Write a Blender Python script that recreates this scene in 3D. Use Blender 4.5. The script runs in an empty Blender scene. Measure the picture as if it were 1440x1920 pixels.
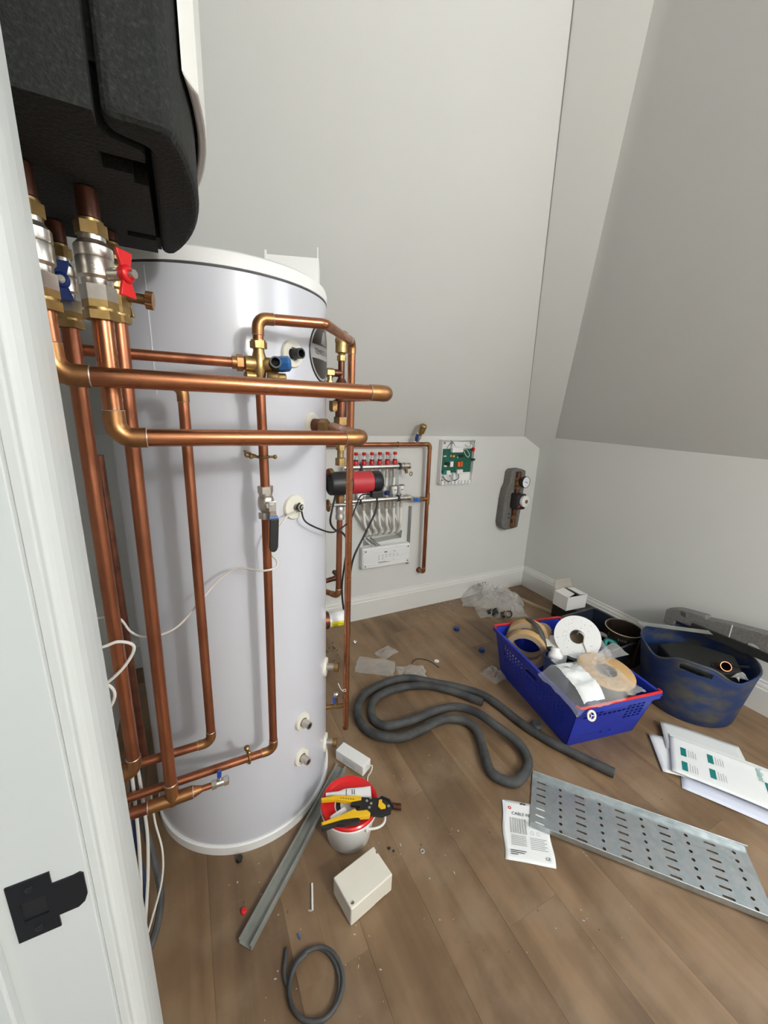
import bpy, bmesh, math, random
from mathutils import Vector as V, Matrix, noise
random.seed(7)
D = bpy.data
SC = bpy.context.scene
COL = SC.collection
PI = math.pi
def rad(a): return math.radians(a)

# ------------------------------------------------------------------ camera
cam = D.cameras.new('camera'); camo = D.objects.new('camera', cam); COL.objects.link(camo)
cam.sensor_fit = 'VERTICAL'; cam.sensor_height = 24.0
cam.lens = 24.0 * 740.4 / 1920.0
cam.clip_start = 0.02
def cam_matrix(yaw, pit, rol, loc):
    fw = V((math.sin(yaw)*math.cos(pit), math.cos(yaw)*math.cos(pit), -math.sin(pit)))
    rt = V((math.cos(yaw), -math.sin(yaw), 0)); up = rt.cross(fw)
    r2 = rt*math.cos(rol) + up*math.sin(rol); u2 = -rt*math.sin(rol) + up*math.cos(rol)
    m = Matrix((r2, u2, -fw)).transposed().to_4x4(); m.translation = loc
    return m
camo.matrix_world = cam_matrix(0.47317, 0.25738, 0.03948, V((0, 0, 1.42)))
SC.camera = camo

# ------------------------------------------------------------------ world, lights, exposure
w = D.worlds.new('world'); SC.world = w; w.use_nodes = True
bg = w.node_tree.nodes['Background']; bg.inputs[0].default_value = (0.72, 0.85, 1.0, 1); bg.inputs[1].default_value = 0.6
SC.view_settings.view_transform = 'Standard'; SC.view_settings.look = 'None'
SC.view_settings.exposure = 0.05; SC.view_settings.gamma = 1.0; SC.view_settings.use_curve_mapping = False
LAMP_POS = V((1.15, -1.98, 2.28)); LAMP_W = 122.0
# roof window in the right-hand slope (50 degree pitch): centre, up-slope direction, outward normal, size
WUP = V((-math.cos(math.radians(50)), 0, math.sin(math.radians(50)))); WN = V((math.sin(math.radians(50)), 0, math.cos(math.radians(50))))
WC = V((2.513, -0.05, 1.25)) + WUP * 0.80; WW, WH = 0.85, 1.0
DAY_W = 16.0
def area(name, loc, target, sx, sy, power, color, shape='RECTANGLE'):
    l = D.lights.new(name, 'AREA'); l.shape = shape; l.size = sx; l.size_y = sy; l.energy = power; l.color = color
    o = D.objects.new(name, l); COL.objects.link(o); o.location = loc
    o.rotation_euler = (V(target) - V(loc)).to_track_quat('-Z', 'Y').to_euler()
    return o
area('daylight', WC + WN*.12, WC - WN, .95, .80, DAY_W, (0.84, 0.92, 1.0))

# ------------------------------------------------------------------ materials
MATS = {}
def mat(name, col, rough=0.5, metal=0.0, col2=None, scale=20.0, stretch=(1, 1, 1), bump=0.0, bscale=None, alpha=None,
        coord='Object', contrast=(0.35, 0.65), emit=None, spec=0.5, rough2=None, obj_random=0.0, coat=0.0):
    m = D.materials.new(name); m.use_nodes = True; nt = m.node_tree; n = nt.nodes; L = nt.links
    b = n['Principled BSDF']
    b.inputs['Base Color'].default_value = (*col, 1); b.inputs['Roughness'].default_value = rough
    b.inputs['Metallic'].default_value = metal; b.inputs['Specular IOR Level'].default_value = spec
    b.inputs['Coat Weight'].default_value = coat
    if col2 is not None or bump or rough2 is not None:
        tc = n.new('ShaderNodeTexCoord'); mp = n.new('ShaderNodeMapping'); mp.inputs['Scale'].default_value = stretch
        L.new(tc.outputs[coord], mp.inputs['Vector'])
        nz = n.new('ShaderNodeTexNoise'); nz.inputs['Scale'].default_value = scale; nz.inputs['Detail'].default_value = 6
        L.new(mp.outputs[0], nz.inputs['Vector'])
        rp = n.new('ShaderNodeValToRGB'); rp.color_ramp.elements[0].position = contrast[0]; rp.color_ramp.elements[1].position = contrast[1]
        rp.color_ramp.elements[0].color = (*col, 1); rp.color_ramp.elements[1].color = (*(col2 or col), 1)
        L.new(nz.outputs['Fac'], rp.inputs[0]); out = rp.outputs[0]
        L.new(out, b.inputs['Base Color'])
        if rough2 is not None:
            mr = n.new('ShaderNodeMapRange'); mr.inputs['From Min'].default_value = contrast[0]; mr.inputs['From Max'].default_value = contrast[1]
            mr.inputs['To Min'].default_value = rough; mr.inputs['To Max'].default_value = rough2
            L.new(nz.outputs['Fac'], mr.inputs[0]); L.new(mr.outputs[0], b.inputs['Roughness'])
        if bump:
            bp = n.new('ShaderNodeBump'); bp.inputs['Strength'].default_value = bump; bp.inputs['Distance'].default_value = 0.004
            nb = n.new('ShaderNodeTexNoise'); nb.inputs['Scale'].default_value = bscale or scale * 4; nb.inputs['Detail'].default_value = 4
            L.new(mp.outputs[0], nb.inputs['Vector']); L.new(nb.outputs['Fac'], bp.inputs['Height']); L.new(bp.outputs[0], b.inputs['Normal'])
    if emit:
        b.inputs['Emission Color'].default_value = (*emit[:3], 1); b.inputs['Emission Strength'].default_value = emit[3]
    if alpha is not None:
        b.inputs['Alpha'].default_value = alpha
    MATS[name] = m
    return m
mat('wall', (0.655, 0.655, 0.63), 0.75, col2=(0.64, 0.64, 0.615), scale=3, bump=0.06, bscale=160)
mat('slope', (0.675, 0.68, 0.658), 0.72, col2=(0.66, 0.665, 0.643), scale=2.5, bump=0.06, bscale=160)
mat('gloss_white', (0.72, 0.715, 0.68), 0.35, col2=(0.70, 0.69, 0.655), scale=4, bump=0.03, bscale=60)
mat('frame_paint', (0.52, 0.54, 0.53), 0.4, col2=(0.505, 0.525, 0.515), scale=4, bump=0.03, bscale=60)
mat('copper', (0.46, 0.175, 0.088), 0.30, 0.9, col2=(0.21, 0.074, 0.042), scale=17, stretch=(1, 1, .3), rough2=0.52, contrast=(0.38, 0.74), bump=0.05)
mat('copper_h', (0.49, 0.20, 0.098), 0.22, 0.92, col2=(0.31, 0.12, 0.06), scale=13, stretch=(.25, 1, 1), rough2=0.40, contrast=(0.38, 0.78), bump=0.05)
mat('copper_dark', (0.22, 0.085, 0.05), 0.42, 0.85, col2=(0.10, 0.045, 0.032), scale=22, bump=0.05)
mat('elbow', (0.42, 0.21, 0.085), 0.36, 0.9, col2=(0.26, 0.12, 0.055), scale=24, rough2=0.48, contrast=(.38, .7), bump=0.05)
mat('solder', (0.72, 0.71, 0.69), 0.38, 0.9, col2=(0.5, 0.4, 0.33), scale=120)
mat('brass', (0.52, 0.36, 0.15), 0.33, 0.95, col2=(0.33, 0.21, 0.08), scale=35, rough2=0.45, bump=0.04)
mat('brass_dull', (0.36, 0.22, 0.09), 0.42, 0.9, col2=(0.22, 0.13, 0.06), scale=35, bump=0.05)
mat('nickel', (0.68, 0.64, 0.58), 0.32, 0.95, col2=(0.56, 0.52, 0.47), scale=30, bump=0.05)
mat('chrome', (0.74, 0.73, 0.71), 0.2, 1.0)
mat('steel_grey', (0.34, 0.34, 0.33), 0.4, 0.7)
mat('tank_white', (0.60, 0.61, 0.665), 0.26, col2=(0.585, 0.595, 0.65), scale=2, coat=0.3)
mat('tank_cap', (0.78, 0.78, 0.77), 0.45)
mat('white_plastic', (0.80, 0.80, 0.79), 0.42)
mat('cream_plastic', (0.74, 0.71, 0.62), 0.5, col2=(0.70, 0.67, 0.58), scale=12)
mat('boss', (0.74, 0.71, 0.62), 0.5)
mat('epp', (0.006, 0.007, 0.006), 0.85, col2=(0.023, 0.026, 0.022), scale=220, bump=0.5, bscale=190, contrast=(0.5, 0.75))
mat('epp_grey', (0.13, 0.125, 0.115), 0.85, col2=(0.20, 0.19, 0.175), scale=160, bump=0.5, bscale=150)
mat('black', (0.012, 0.012, 0.013), 0.45)
mat('black_rubber', (0.035, 0.036, 0.038), 0.6, col2=(0.075, 0.075, 0.075), scale=18, bump=0.15)
mat('foam_tube', (0.028, 0.030, 0.032), 0.7, col2=(0.075, 0.075, 0.072), scale=14, bump=0.25, bscale=60)
mat('dark_metal', (0.025, 0.026, 0.03), 0.42, 0.6)
mat('red', (0.62, 0.012, 0.015), 0.32)
mat('pump_red', (0.42, 0.02, 0.03), 0.5)
mat('lid_red', (0.68, 0.015, 0.018), 0.22)
mat('blue_handle', (0.015, 0.05, 0.26), 0.4)
mat('blue_cap', (0.01, 0.018, 0.13), 0.4)
mat('blue_light', (0.02, 0.13, 0.55), 0.4)
mat('blue_prv', (0.015, 0.10, 0.30), 0.35)
mat('crate_blue', (0.012, 0.035, 0.42), 0.4, col2=(0.01, 0.028, 0.33), scale=6)
mat('tub_blue', (0.012, 0.033, 0.12), 0.6, col2=(0.085, 0.08, 0.055), scale=9, stretch=(1, 1, 1.8), contrast=(0.45, 0.68), bump=0.15, bscale=40)
mat('tub_inner', (0.01, 0.015, 0.03), 0.6)
mat('tote', (0.05, 0.07, 0.16), 0.45)
mat('card_white', (0.78, 0.77, 0.74), 0.6)
mat('card_inner', (0.42, 0.38, 0.33), 0.8)
mat('paper', (0.80, 0.81, 0.80), 0.6, col2=(0.77, 0.78, 0.78), scale=8)
mat('paper_blue', (0.66, 0.69, 0.80), 0.6)
mat('paper_grey', (0.66, 0.68, 0.67), 0.6)
mat('teal', (0.005, 0.19, 0.17), 0.5)
mat('ink', (0.03, 0.03, 0.035), 0.6)
mat('ink_grey', (0.42, 0.42, 0.42), 0.6)
mat('ink_teal', (0.12, 0.36, 0.33), 0.6)
mat('ink_white', (0.85, 0.85, 0.85), 0.5)
mat('ink_silver', (0.30, 0.30, 0.30), 0.5)
mat('tan', (0.60, 0.38, 0.16), 0.7, col2=(0.52, 0.32, 0.13), scale=14)
mat('roll_side', (0.17, 0.15, 0.14), 0.8, col2=(0.11, 0.10, 0.095), scale=60, stretch=(1, 1, 6))
mat('kraft', (0.44, 0.33, 0.21), 0.8)
mat('yellow', (0.80, 0.47, 0.01), 0.4)
mat('label_yellow', (0.86, 0.72, 0.02), 0.5)
mat('galv', (0.50, 0.53, 0.54), 0.36, 0.85, col2=(0.40, 0.44, 0.45), scale=26, rough2=0.5, contrast=(0.4, 0.62))
mat('zinc_dull', (0.32, 0.33, 0.30), 0.5, 0.35, col2=(0.25, 0.26, 0.235), scale=14)
mat('cable_white', (0.66, 0.63, 0.58), 0.5)
mat('pex', (0.80, 0.78, 0.73), 0.45)
mat('pcb', (0.004, 0.075, 0.045), 0.4, col2=(0.012, 0.13, 0.08), scale=90)
mat('orange', (0.80, 0.12, 0.015), 0.4)
mat('led', (0.1, 0.9, 0.2), 0.4, emit=(0.15, 1.0, 0.3, 1.2))
mat('glass_clear', (0.85, 0.86, 0.86), 0.1, alpha=0.35)
mat('gauge_face', (0.83, 0.85, 0.88), 0.4)
mat('station_shell', (0.13, 0.125, 0.115), 0.85, col2=(0.17, 0.16, 0.15), scale=70, bump=0.35, bscale=150)
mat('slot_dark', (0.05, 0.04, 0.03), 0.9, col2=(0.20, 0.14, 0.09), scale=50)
mat('dust', (0.36, 0.27, 0.20), 0.9, col2=(0.24, 0.17, 0.12), scale=40)
mat('badge_black', (0.018, 0.018, 0.018), 0.3)
mat('badge_grey', (0.33, 0.33, 0.33), 0.4)
mat('timber', (0.10, 0.085, 0.065), 0.7, col2=(0.16, 0.14, 0.11), scale=20)
mat('lamp', (0.9, 0.9, 0.9), 0.5)
def film(name, col, opac, rough=0.12):
    m = D.materials.new(name); m.use_nodes = True; nt = m.node_tree; n = nt.nodes; L = nt.links
    b = n['Principled BSDF']; b.inputs['Base Color'].default_value = (*col, 1); b.inputs['Roughness'].default_value = rough
    t = n.new('ShaderNodeBsdfTransparent'); mx = n.new('ShaderNodeMixShader'); lw = n.new('ShaderNodeLayerWeight'); lw.inputs[0].default_value = 0.35
    mr = n.new('ShaderNodeMapRange'); mr.inputs['To Min'].default_value = opac; mr.inputs['To Max'].default_value = min(1, opac + 0.45)
    L.new(lw.outputs['Facing'], mr.inputs[0]); L.new(mr.outputs[0], mx.inputs[0]); L.new(t.outputs[0], mx.inputs[1]); L.new(b.outputs[0], mx.inputs[2])
    L.new(mx.outputs[0], n['Material Output'].inputs['Surface']); MATS[name] = m
film('bag_film', (0.80, 0.80, 0.78), 0.16)
film('bag_film_milky', (0.74, 0.73, 0.70), 0.24)
def floor_mat():
    m = D.materials.new('oak_plank'); m.use_nodes = True; nt = m.node_tree; n = nt.nodes; L = nt.links
    b = n['Principled BSDF']
    tc = n.new('ShaderNodeTexCoord'); oi = n.new('ShaderNodeObjectInfo')
    ad = n.new('ShaderNodeVectorMath'); ad.operation = 'ADD'; sc = n.new('ShaderNodeVectorMath'); sc.operation = 'SCALE'; sc.inputs['Scale'].default_value = 37.0
    cb = n.new('ShaderNodeCombineXYZ')
    for i in range(3): L.new(oi.outputs['Random'], cb.inputs[i])
    L.new(cb.outputs[0], sc.inputs[0]); L.new(tc.outputs['Object'], ad.inputs[0]); L.new(sc.outputs[0], ad.inputs[1])
    mp = n.new('ShaderNodeMapping'); mp.inputs['Scale'].default_value = (1, .10, 1); L.new(ad.outputs[0], mp.inputs[0])
    n1 = n.new('ShaderNodeTexNoise'); n1.inputs['Scale'].default_value = 13; n1.inputs['Detail'].default_value = 8; n1.inputs['Distortion'].default_value = 0.6; L.new(mp.outputs[0], n1.inputs['Vector'])
    n2 = n.new('ShaderNodeTexNoise'); n2.inputs['Scale'].default_value = 3.2; n2.inputs['Detail'].default_value = 3; L.new(ad.outputs[0], n2.inputs['Vector'])
    rp = n.new('ShaderNodeValToRGB'); e = rp.color_ramp.elements
    e[0].position = .3; e[0].color = (0.170, 0.103, 0.052, 1); e[1].position = .7; e[1].color = (0.295, 0.192, 0.107, 1)
    L.new(n1.outputs['Fac'], rp.inputs[0])
    mx = n.new('ShaderNodeMix'); mx.data_type = 'RGBA'; mx.blend_type = 'MULTIPLY'; mx.inputs[0].default_value = 0.8
    r2 = n.new('ShaderNodeValToRGB'); r2.color_ramp.elements[0].position = .3; r2.color_ramp.elements[0].color = (.78, .76, .74, 1); r2.color_ramp.elements[1].position = .7; r2.color_ramp.elements[1].color = (1.1, 1.08, 1.05, 1)
    L.new(n2.outputs['Fac'], r2.inputs[0]); L.new(rp.outputs[0], mx.inputs['A']); L.new(r2.outputs[0], mx.inputs['B'])
    hs = n.new('ShaderNodeHueSaturation'); mr = n.new('ShaderNodeMapRange'); mr.inputs['To Min'].default_value = .88; mr.inputs['To Max'].default_value = 1.12
    L.new(oi.outputs['Random'], mr.inputs[0]); L.new(mr.outputs[0], hs.inputs['Value']); L.new(mx.outputs['Result'], hs.inputs['Color'])
    ge = n.new('ShaderNodeNewGeometry'); n3 = n.new('ShaderNodeTexNoise'); n3.inputs['Scale'].default_value = 5.5; n3.inputs['Detail'].default_value = 9; n3.inputs['Roughness'].default_value = .62; L.new(ge.outputs['Position'], n3.inputs['Vector'])
    r3 = n.new('ShaderNodeValToRGB'); r3.color_ramp.elements[0].position = .47; r3.color_ramp.elements[0].color = (0, 0, 0, 1); r3.color_ramp.elements[1].position = .78; r3.color_ramp.elements[1].color = (.55, .55, .55, 1); L.new(n3.outputs['Fac'], r3.inputs[0])
    m3 = n.new('ShaderNodeMix'); m3.data_type = 'RGBA'; L.new(r3.outputs[0], m3.inputs[0]); L.new(hs.outputs[0], m3.inputs['A']); m3.inputs['B'].default_value = (.30, .225, .155, 1)
    n4 = n.new('ShaderNodeTexNoise'); n4.inputs['Scale'].default_value = 2.7; n4.inputs['Detail'].default_value = 7; L.new(ge.outputs['Position'], n4.inputs['Vector'])
    r4 = n.new('ShaderNodeValToRGB'); r4.color_ramp.elements[0].position = .36; r4.color_ramp.elements[0].color = (.70, .68, .66, 1); r4.color_ramp.elements[1].position = .56; r4.color_ramp.elements[1].color = (1, 1, 1, 1); L.new(n4.outputs['Fac'], r4.inputs[0])
    m4 = n.new('ShaderNodeMix'); m4.data_type = 'RGBA'; m4.blend_type = 'MULTIPLY'; m4.inputs[0].default_value = 1; L.new(m3.outputs['Result'], m4.inputs['A']); L.new(r4.outputs[0], m4.inputs['B'])
    L.new(m4.outputs['Result'], b.inputs['Base Color']); b.inputs['Roughness'].default_value = 0.52
    bp = n.new('ShaderNodeBump'); bp.inputs['Strength'].default_value = .08; bp.inputs['Distance'].default_value = .002; L.new(n1.outputs['Fac'], bp.inputs['Height']); L.new(bp.outputs[0], b.inputs['Normal'])
    MATS['oak_plank'] = m
floor_mat()

# ------------------------------------------------------------------ mesh helpers
def frame(ax, hint=None):
    a = V(ax).normalized()
    h = V(hint) if hint is not None else (V((0, 0, 1)) if abs(a.z) < 0.9 else V((1, 0, 0)))
    u = (h - a * h.dot(a)).normalized(); v = a.cross(u)
    return u, v, a
class MB:
    def __init__(s): s.v = []; s.f = []; s.sm = []
    def add(s, vs, fs, smooth=False):
        o = len(s.v); s.v += [V(p) for p in vs]
        for f in fs: s.f.append([i + o for i in f]); s.sm.append(smooth)
        return s
    def box(s, c, size, rz=0, M=None):
        c = V(c); x, y, z = [a / 2 for a in size]
        R = M or Matrix.Rotation(rz, 3, 'Z')
        vs = [c + R @ V((i * x, j * y, k * z)) for k in (-1, 1) for j in (-1, 1) for i in (-1, 1)]
        return s.add(vs, [(0, 2, 3, 1), (4, 5, 7, 6), (0, 1, 5, 4), (2, 6, 7, 3), (0, 4, 6, 2), (1, 3, 7, 5)])
    def bx(s, x0, x1, y0, y1, z0, z1):
        return s.box(((x0+x1)/2, (y0+y1)/2, (z0+z1)/2), (x1-x0, y1-y0, z1-z0))
    def lathe(s, prof, o, ax=(0, 0, 1), n=24, closed=False, hint=None, smooth=True):
        u, v, a = frame(ax, hint); o = V(o); vs = []; fs = []; rg = []
        for r, h in prof:
            if r < 1e-6: rg.append([len(vs)]*n); vs.append(o + a*h); continue
            rg.append([len(vs)+i for i in range(n)])
            for i in range(n):
                t = 2 * PI * i / n; vs.append(o + a * h + (u * math.cos(t) + v * math.sin(t)) * r)
        m = len(prof)
        for j in range(m if closed else m - 1):
            p, q = rg[j], rg[(j + 1) % m]
            for i in range(n):
                f = [p[i], p[(i+1) % n], q[(i+1) % n], q[i]]; g = []
                for k in f:
                    if k not in g: g.append(k)
                if len(g) > 2: fs.append(tuple(g))
        if not closed:
            if prof[0][0] > 1e-6: fs.append(tuple(rg[0])[::-1])
            if prof[-1][0] > 1e-6: fs.append(tuple(rg[-1]))
        return s.add(vs, fs, smooth)
    def cyl(s, p, q, r, r2=None, n=16, smooth=True):
        p = V(p); q = V(q); d = q - p
        return s.lathe([(r, 0), (r if r2 is None else r2, d.length)], p, d, n, smooth=smooth)
    def hexn(s, p, q, r): return s.cyl(p, q, r, n=6, smooth=False)
    def ring(s, c, ax, R, r, n=24, m=8):
        return s.lathe([(R + r*math.cos(2*PI*k/m), r*math.sin(2*PI*k/m)) for k in range(m)], c, ax, n, closed=True)
    def sph(s, c, r, n=12, sc=(1, 1, 1)):
        c = V(c); vs = []; fs = []; m = n // 2
        for j in range(m + 1):
            ph = PI * j / m
            for i in range(n):
                t = 2*PI*i/n; vs.append(c + V((sc[0]*r*math.sin(ph)*math.cos(t), sc[1]*r*math.sin(ph)*math.sin(t), sc[2]*r*math.cos(ph))))
        for j in range(m):
            for i in range(n):
                fs.append((j*n+i, (j+1)*n+i, (j+1)*n+(i+1) % n, j*n+(i+1) % n))
        return s.add(vs, fs, True)
    def tube(s, path, r, n=12, rs=None, smooth=True):
        P = [V(p) for p in path]; vs = []; fs = []; u = None
        for i, p in enumerate(P):
            t = (P[min(i+1, len(P)-1)] - P[max(i-1, 0)])
            if t.length < 1e-9: t = V((0, 0, 1))
            t.normalize()
            if u is None: u, _, _ = frame(t)
            u = (u - t * u.dot(t)).normalized(); v = t.cross(u)
            rr = rs[i] if rs else r
            for k in range(n):
                a = 2*PI*k/n; vs.append(p + (u*math.cos(a) + v*math.sin(a)) * rr)
        for i in range(len(P)-1):
            for k in range(n):
                k2 = (k+1) % n; fs.append((i*n+k, i*n+k2, (i+1)*n+k2, (i+1)*n+k))
        fs.append(tuple(range(n))[::-1]); fs.append(tuple((len(P)-1)*n+k for k in range(n)))
        return s.add(vs, fs, smooth)
    def prism(s, poly, o, u, v, d, smooth=False):
        """polygon poly in the plane (o,u,v), swept by vector d"""
        o = V(o); u = V(u); v = V(v); d = V(d); n = len(poly)
        vs = [o + u*a + v*b for a, b in poly]; vs += [p + d for p in vs]
        fs = [tuple(range(n))[::-1], tuple(range(n, 2*n))] + [(i, (i+1) % n, n+(i+1) % n, n+i) for i in range(n)]
        return s.add(vs, fs, smooth)
    def grid(s, nx, ny, fn, smooth=True):
        vs = [fn(i/(nx-1), j/(ny-1)) for j in range(ny) for i in range(nx)]
        fs = [(j*nx+i, j*nx+i+1, (j+1)*nx+i+1, (j+1)*nx+i) for j in range(ny-1) for i in range(nx-1)]
        return s.add(vs, fs, smooth)
def mesh_of(mb, name, shift):
    me = D.meshes.new(name); me.from_pydata([p - shift for p in mb.v], [], mb.f)
    bm = bmesh.new(); bm.from_mesh(me); bm.normal_update()
    bmesh.ops.recalc_face_normals(bm, faces=bm.faces); bm.to_mesh(me); bm.free()
    for p, sm in zip(me.polygons, mb.sm): p.use_smooth = sm
    if any(mb.sm): me.set_sharp_from_angle(angle=rad(38))
    return me
def build(mb, name, m, parent=None, label=None, bevel=0, seg=2, solid=0):
    lo = V([min(p[i] for p in mb.v) for i in range(3)]); hi = V([max(p[i] for p in mb.v) for i in range(3)])
    c = V(((lo.x+hi.x)/2, (lo.y+hi.y)/2, lo.z))
    o = D.objects.new(name, mesh_of(mb, name, c)); COL.objects.link(o); o.location = c
    o.data.materials.append(MATS[m])
    if parent is not None: setpar(o, parent)
    if label: o['label'] = label
    if solid:
        md = o.modifiers.new('solid', 'SOLIDIFY'); md.thickness = solid; md.offset = 0
    if bevel:
        md = o.modifiers.new('bevel', 'BEVEL'); md.width = bevel; md.segments = seg; md.limit_method = 'ANGLE'; md.angle_limit = rad(40)
        md.harden_normals = False
    return o
WL = {}
def wloc(o): return WL.get(o.name, o.location.copy())
def setpar(o, p):
    """parent p may itself be a child mesh (all placed without rotation, so offsets add)"""
    WL[o.name] = o.location.copy()
    o.parent = p; o.location = o.location - wloc(p)
def cut(o, mb, keep_bevel=False):
    """cut real holes into o"""
    me = mesh_of(mb, 'cutter', V((0, 0, 0))); c = D.objects.new('cutter', me); COL.objects.link(c)
    mods = list(o.modifiers); par = o.parent; loc = o.location.copy(); wl = wloc(o)
    o.parent = None; o.location = wl
    md = o.modifiers.new('cut', 'BOOLEAN'); md.object = c; md.operation = 'DIFFERENCE'; md.solver = 'EXACT'; md.use_self = True
    bpy.context.view_layer.update()
    dg = bpy.context.evaluated_depsgraph_get()
    nm = D.meshes.new_from_object(o.evaluated_get(dg)); o.modifiers.clear(); o.data = nm
    o.parent = par; o.location = loc
    D.objects.remove(c)
    return o
def thing(name, label, cat, loc=(0, 0, 0), group=None):
    o = D.objects.new(name, None); COL.objects.link(o); o.location = loc; o.empty_display_size = .05
    return tag(o, label, cat, group)
def tag(o, label, cat, group=None, kind=None):
    o['label'] = label; o['category'] = cat
    if group: o['group'] = group
    if kind: o['kind'] = kind
    return o
def struct(o): o['kind'] = 'structure'; return o
def fillet(pts, R, n=6):
    P = [V(p) for p in pts]; out = [P[0]]; arcs = []
    for i in range(1, len(P)-1):
        a = (P[i-1]-P[i]); b = (P[i+1]-P[i]); la, lb = a.length, b.length; a.normalize(); b.normalize()
        ang = a.angle(b); d = min(R / math.tan(ang/2), la*.48, lb*.48); rr = d * math.tan(ang/2)
        bis = (a+b).normalized(); cen = P[i] + bis * (rr / math.sin(ang/2))
        s = P[i]+a*d; e = P[i]+b*d; arc = []
        v0 = s-cen; v1 = e-cen; tot = v0.angle(v1)
        for k in range(n+1):
            t = k/n; arc.append(cen + (v0*math.sin((1-t)*tot) + v1*math.sin(t*tot)) / math.sin(tot))
        out += arc; arcs.append((a, b, arc))
    out.append(P[-1])
    return out, arcs
def spline(pts, n=6, closed=False):
    P = [V(p) for p in pts]; N = len(P); out = []
    for i in range(N if closed else N-1):
        g = (lambda k: P[k % N]) if closed else (lambda k: P[max(0, min(N-1, k))])
        p0, p1, p2, p3 = g(i-1), g(i), g(i+1), g(i+2)
        for k in range(n):
            t = k/n
            out.append(0.5*((2*p1)+(p2-p0)*t+(2*p0-5*p1+4*p2-p3)*t*t+(3*p1-p0-3*p2+p3)*t**3))
    out.append(P[0] if closed else P[-1])
    return out
def run(name, label, pts, r, R=.03, m='copper', group=None, skip=(), em='elbow', cat='pipe', solder=True):
    """a copper pipe run: pipe + soldered elbows with their rings"""
    path, arcs = fillet(pts, R)
    lo = min(pts, key=lambda p: p[2])
    t = thing(name, label, cat, lo, group)
    build(MB().tube(path, r, 16), 'pipe', m, t)
    for i, (a, b, arc) in enumerate(arcs):
        if i in skip: continue
        ext = r*1.25
        p = [arc[0]+a*ext] + arc + [arc[-1]+b*ext]
        e = build(MB().tube(p, r*1.11, 16), 'elbow', em, t)
        if solder:
            build(MB().ring(p[0], a, r*1.04, r*.08, 18, 6), 'solder_ring', 'solder', e)
            build(MB().ring(p[-1], b, r*1.04, r*.08, 18, 6), 'solder_ring', 'solder', e)
    return t
DG = None
def text_mb(s, size, o, u, v, wrap=None, lift=0.0006, align='CENTER'):
    c = D.curves.new('txt', 'FONT'); c.body = s; c.size = size; c.align_x = align; c.align_y = 'CENTER'; c.resolution_u = 3
    ob = D.objects.new('txt', c); COL.objects.link(ob); bpy.context.view_layer.update()
    me = D.meshes.new_from_object(ob.evaluated_get(bpy.context.evaluated_depsgraph_get()))
    mb = MB(); o = V(o); u = V(u).normalized(); v = V(v).normalized(); nrm = u.cross(v)
    vs = [(wrap(p.co.x, p.co.y) if wrap else o + u*p.co.x + v*p.co.y + nrm*lift) for p in me.vertices]
    mb.add(vs, [tuple(p.vertices) for p in me.polygons])
    D.objects.remove(ob); D.curves.remove(c); D.meshes.remove(me)
    return mb
def nz(p, s=1.0): return noise.noise(V(p) * s)

# ================================================================== THE ROOM
XR, YB, KZ, CZ = 2.513, 2.257, 1.25, 2.75      # right wall, back wall, knee height, flat ceiling
XA, XD, YF = -0.36, -0.105, -2.2               # alcove wall, door wall room face, front wall
run50 = (CZ - KZ) / math.tan(rad(50))
# floor: base slab + planks laid along the depth of the room
fb = MB().bx(XA-.6, XR+.1, YF-.1, YB+.1, -.05, -.0062)
floor = struct(build(fb, 'floor', 'timber'))
PW, PL = 0.19, 1.25
plank_cache = {}
def plank_mesh(wd, ln):
    k = (round(wd, 3), round(ln, 3))
    if k in plank_cache: return plank_cache[k]
    c = .0005; a, b = wd/2-.0001, ln/2-.0001; mb = MB()
    vs = [(-a, -b, -.006), (a, -b, -.006), (a, b, -.006), (-a, b, -.006), (-a, -b, -c), (a, -b, -c), (a, b, -c), (-a, b, -c),
          (-a+c, -b+c, 0), (a-c, -b+c, 0), (a-c, b-c, 0), (-a+c, b-c, 0)]
    fs = [(8, 9, 10, 11)] + [(i, (i+1) % 4, 4+(i+1) % 4, 4+i) for i in range(4)] + [(4+i, 4+(i+1) % 4, 8+(i+1) % 4, 8+i) for i in range(4)]
    mb.add(vs, fs); me = mesh_of(mb, 'plank', V((0, 0, 0))); me.materials.append(MATS['oak_plank']); plank_cache[k] = me
    return me
x = XA - .06; r_i = 0
offs = [.55, .12, .85, .35, 1.05, .68, .22, .95, .45]
while x < XR - .001:
    wd = min(PW, XR - x); y = YF; ln = offs[r_i % len(offs)]
    while y < YB - .001:
        l2 = min(ln, YB - y)
        o = D.objects.new('plank', plank_mesh(wd, l2)); COL.objects.link(o); o.location = (x + wd/2, y + l2/2, 0); setpar(o, floor)
        y += l2; ln = PL
    x += wd; r_i += 1
# back knee wall with the ragged slot the heating pipes drop into
wb = struct(build(MB().bx(XA, XR+.1, YB, YB+.12, -.05, KZ), 'wall_back', 'wall'))
cut(wb, MB().prism([(1.008, .530), (1.06, .534), (1.12, .545), (1.20, .552), (1.298, .556), (1.302, .612), (1.24, .606), (1.17, .610), (1.07, .600), (1.006, .604)], (0, YB-.01, 0), (1, 0, 0), (0, 0, 1), (0, .09, 0)))
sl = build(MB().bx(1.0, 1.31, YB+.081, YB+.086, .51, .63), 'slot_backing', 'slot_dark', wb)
wr = struct(build(MB().bx(XR, XR+.1, YF, YB+.12, -.05, KZ), 'wall_right', 'wall'))
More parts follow.
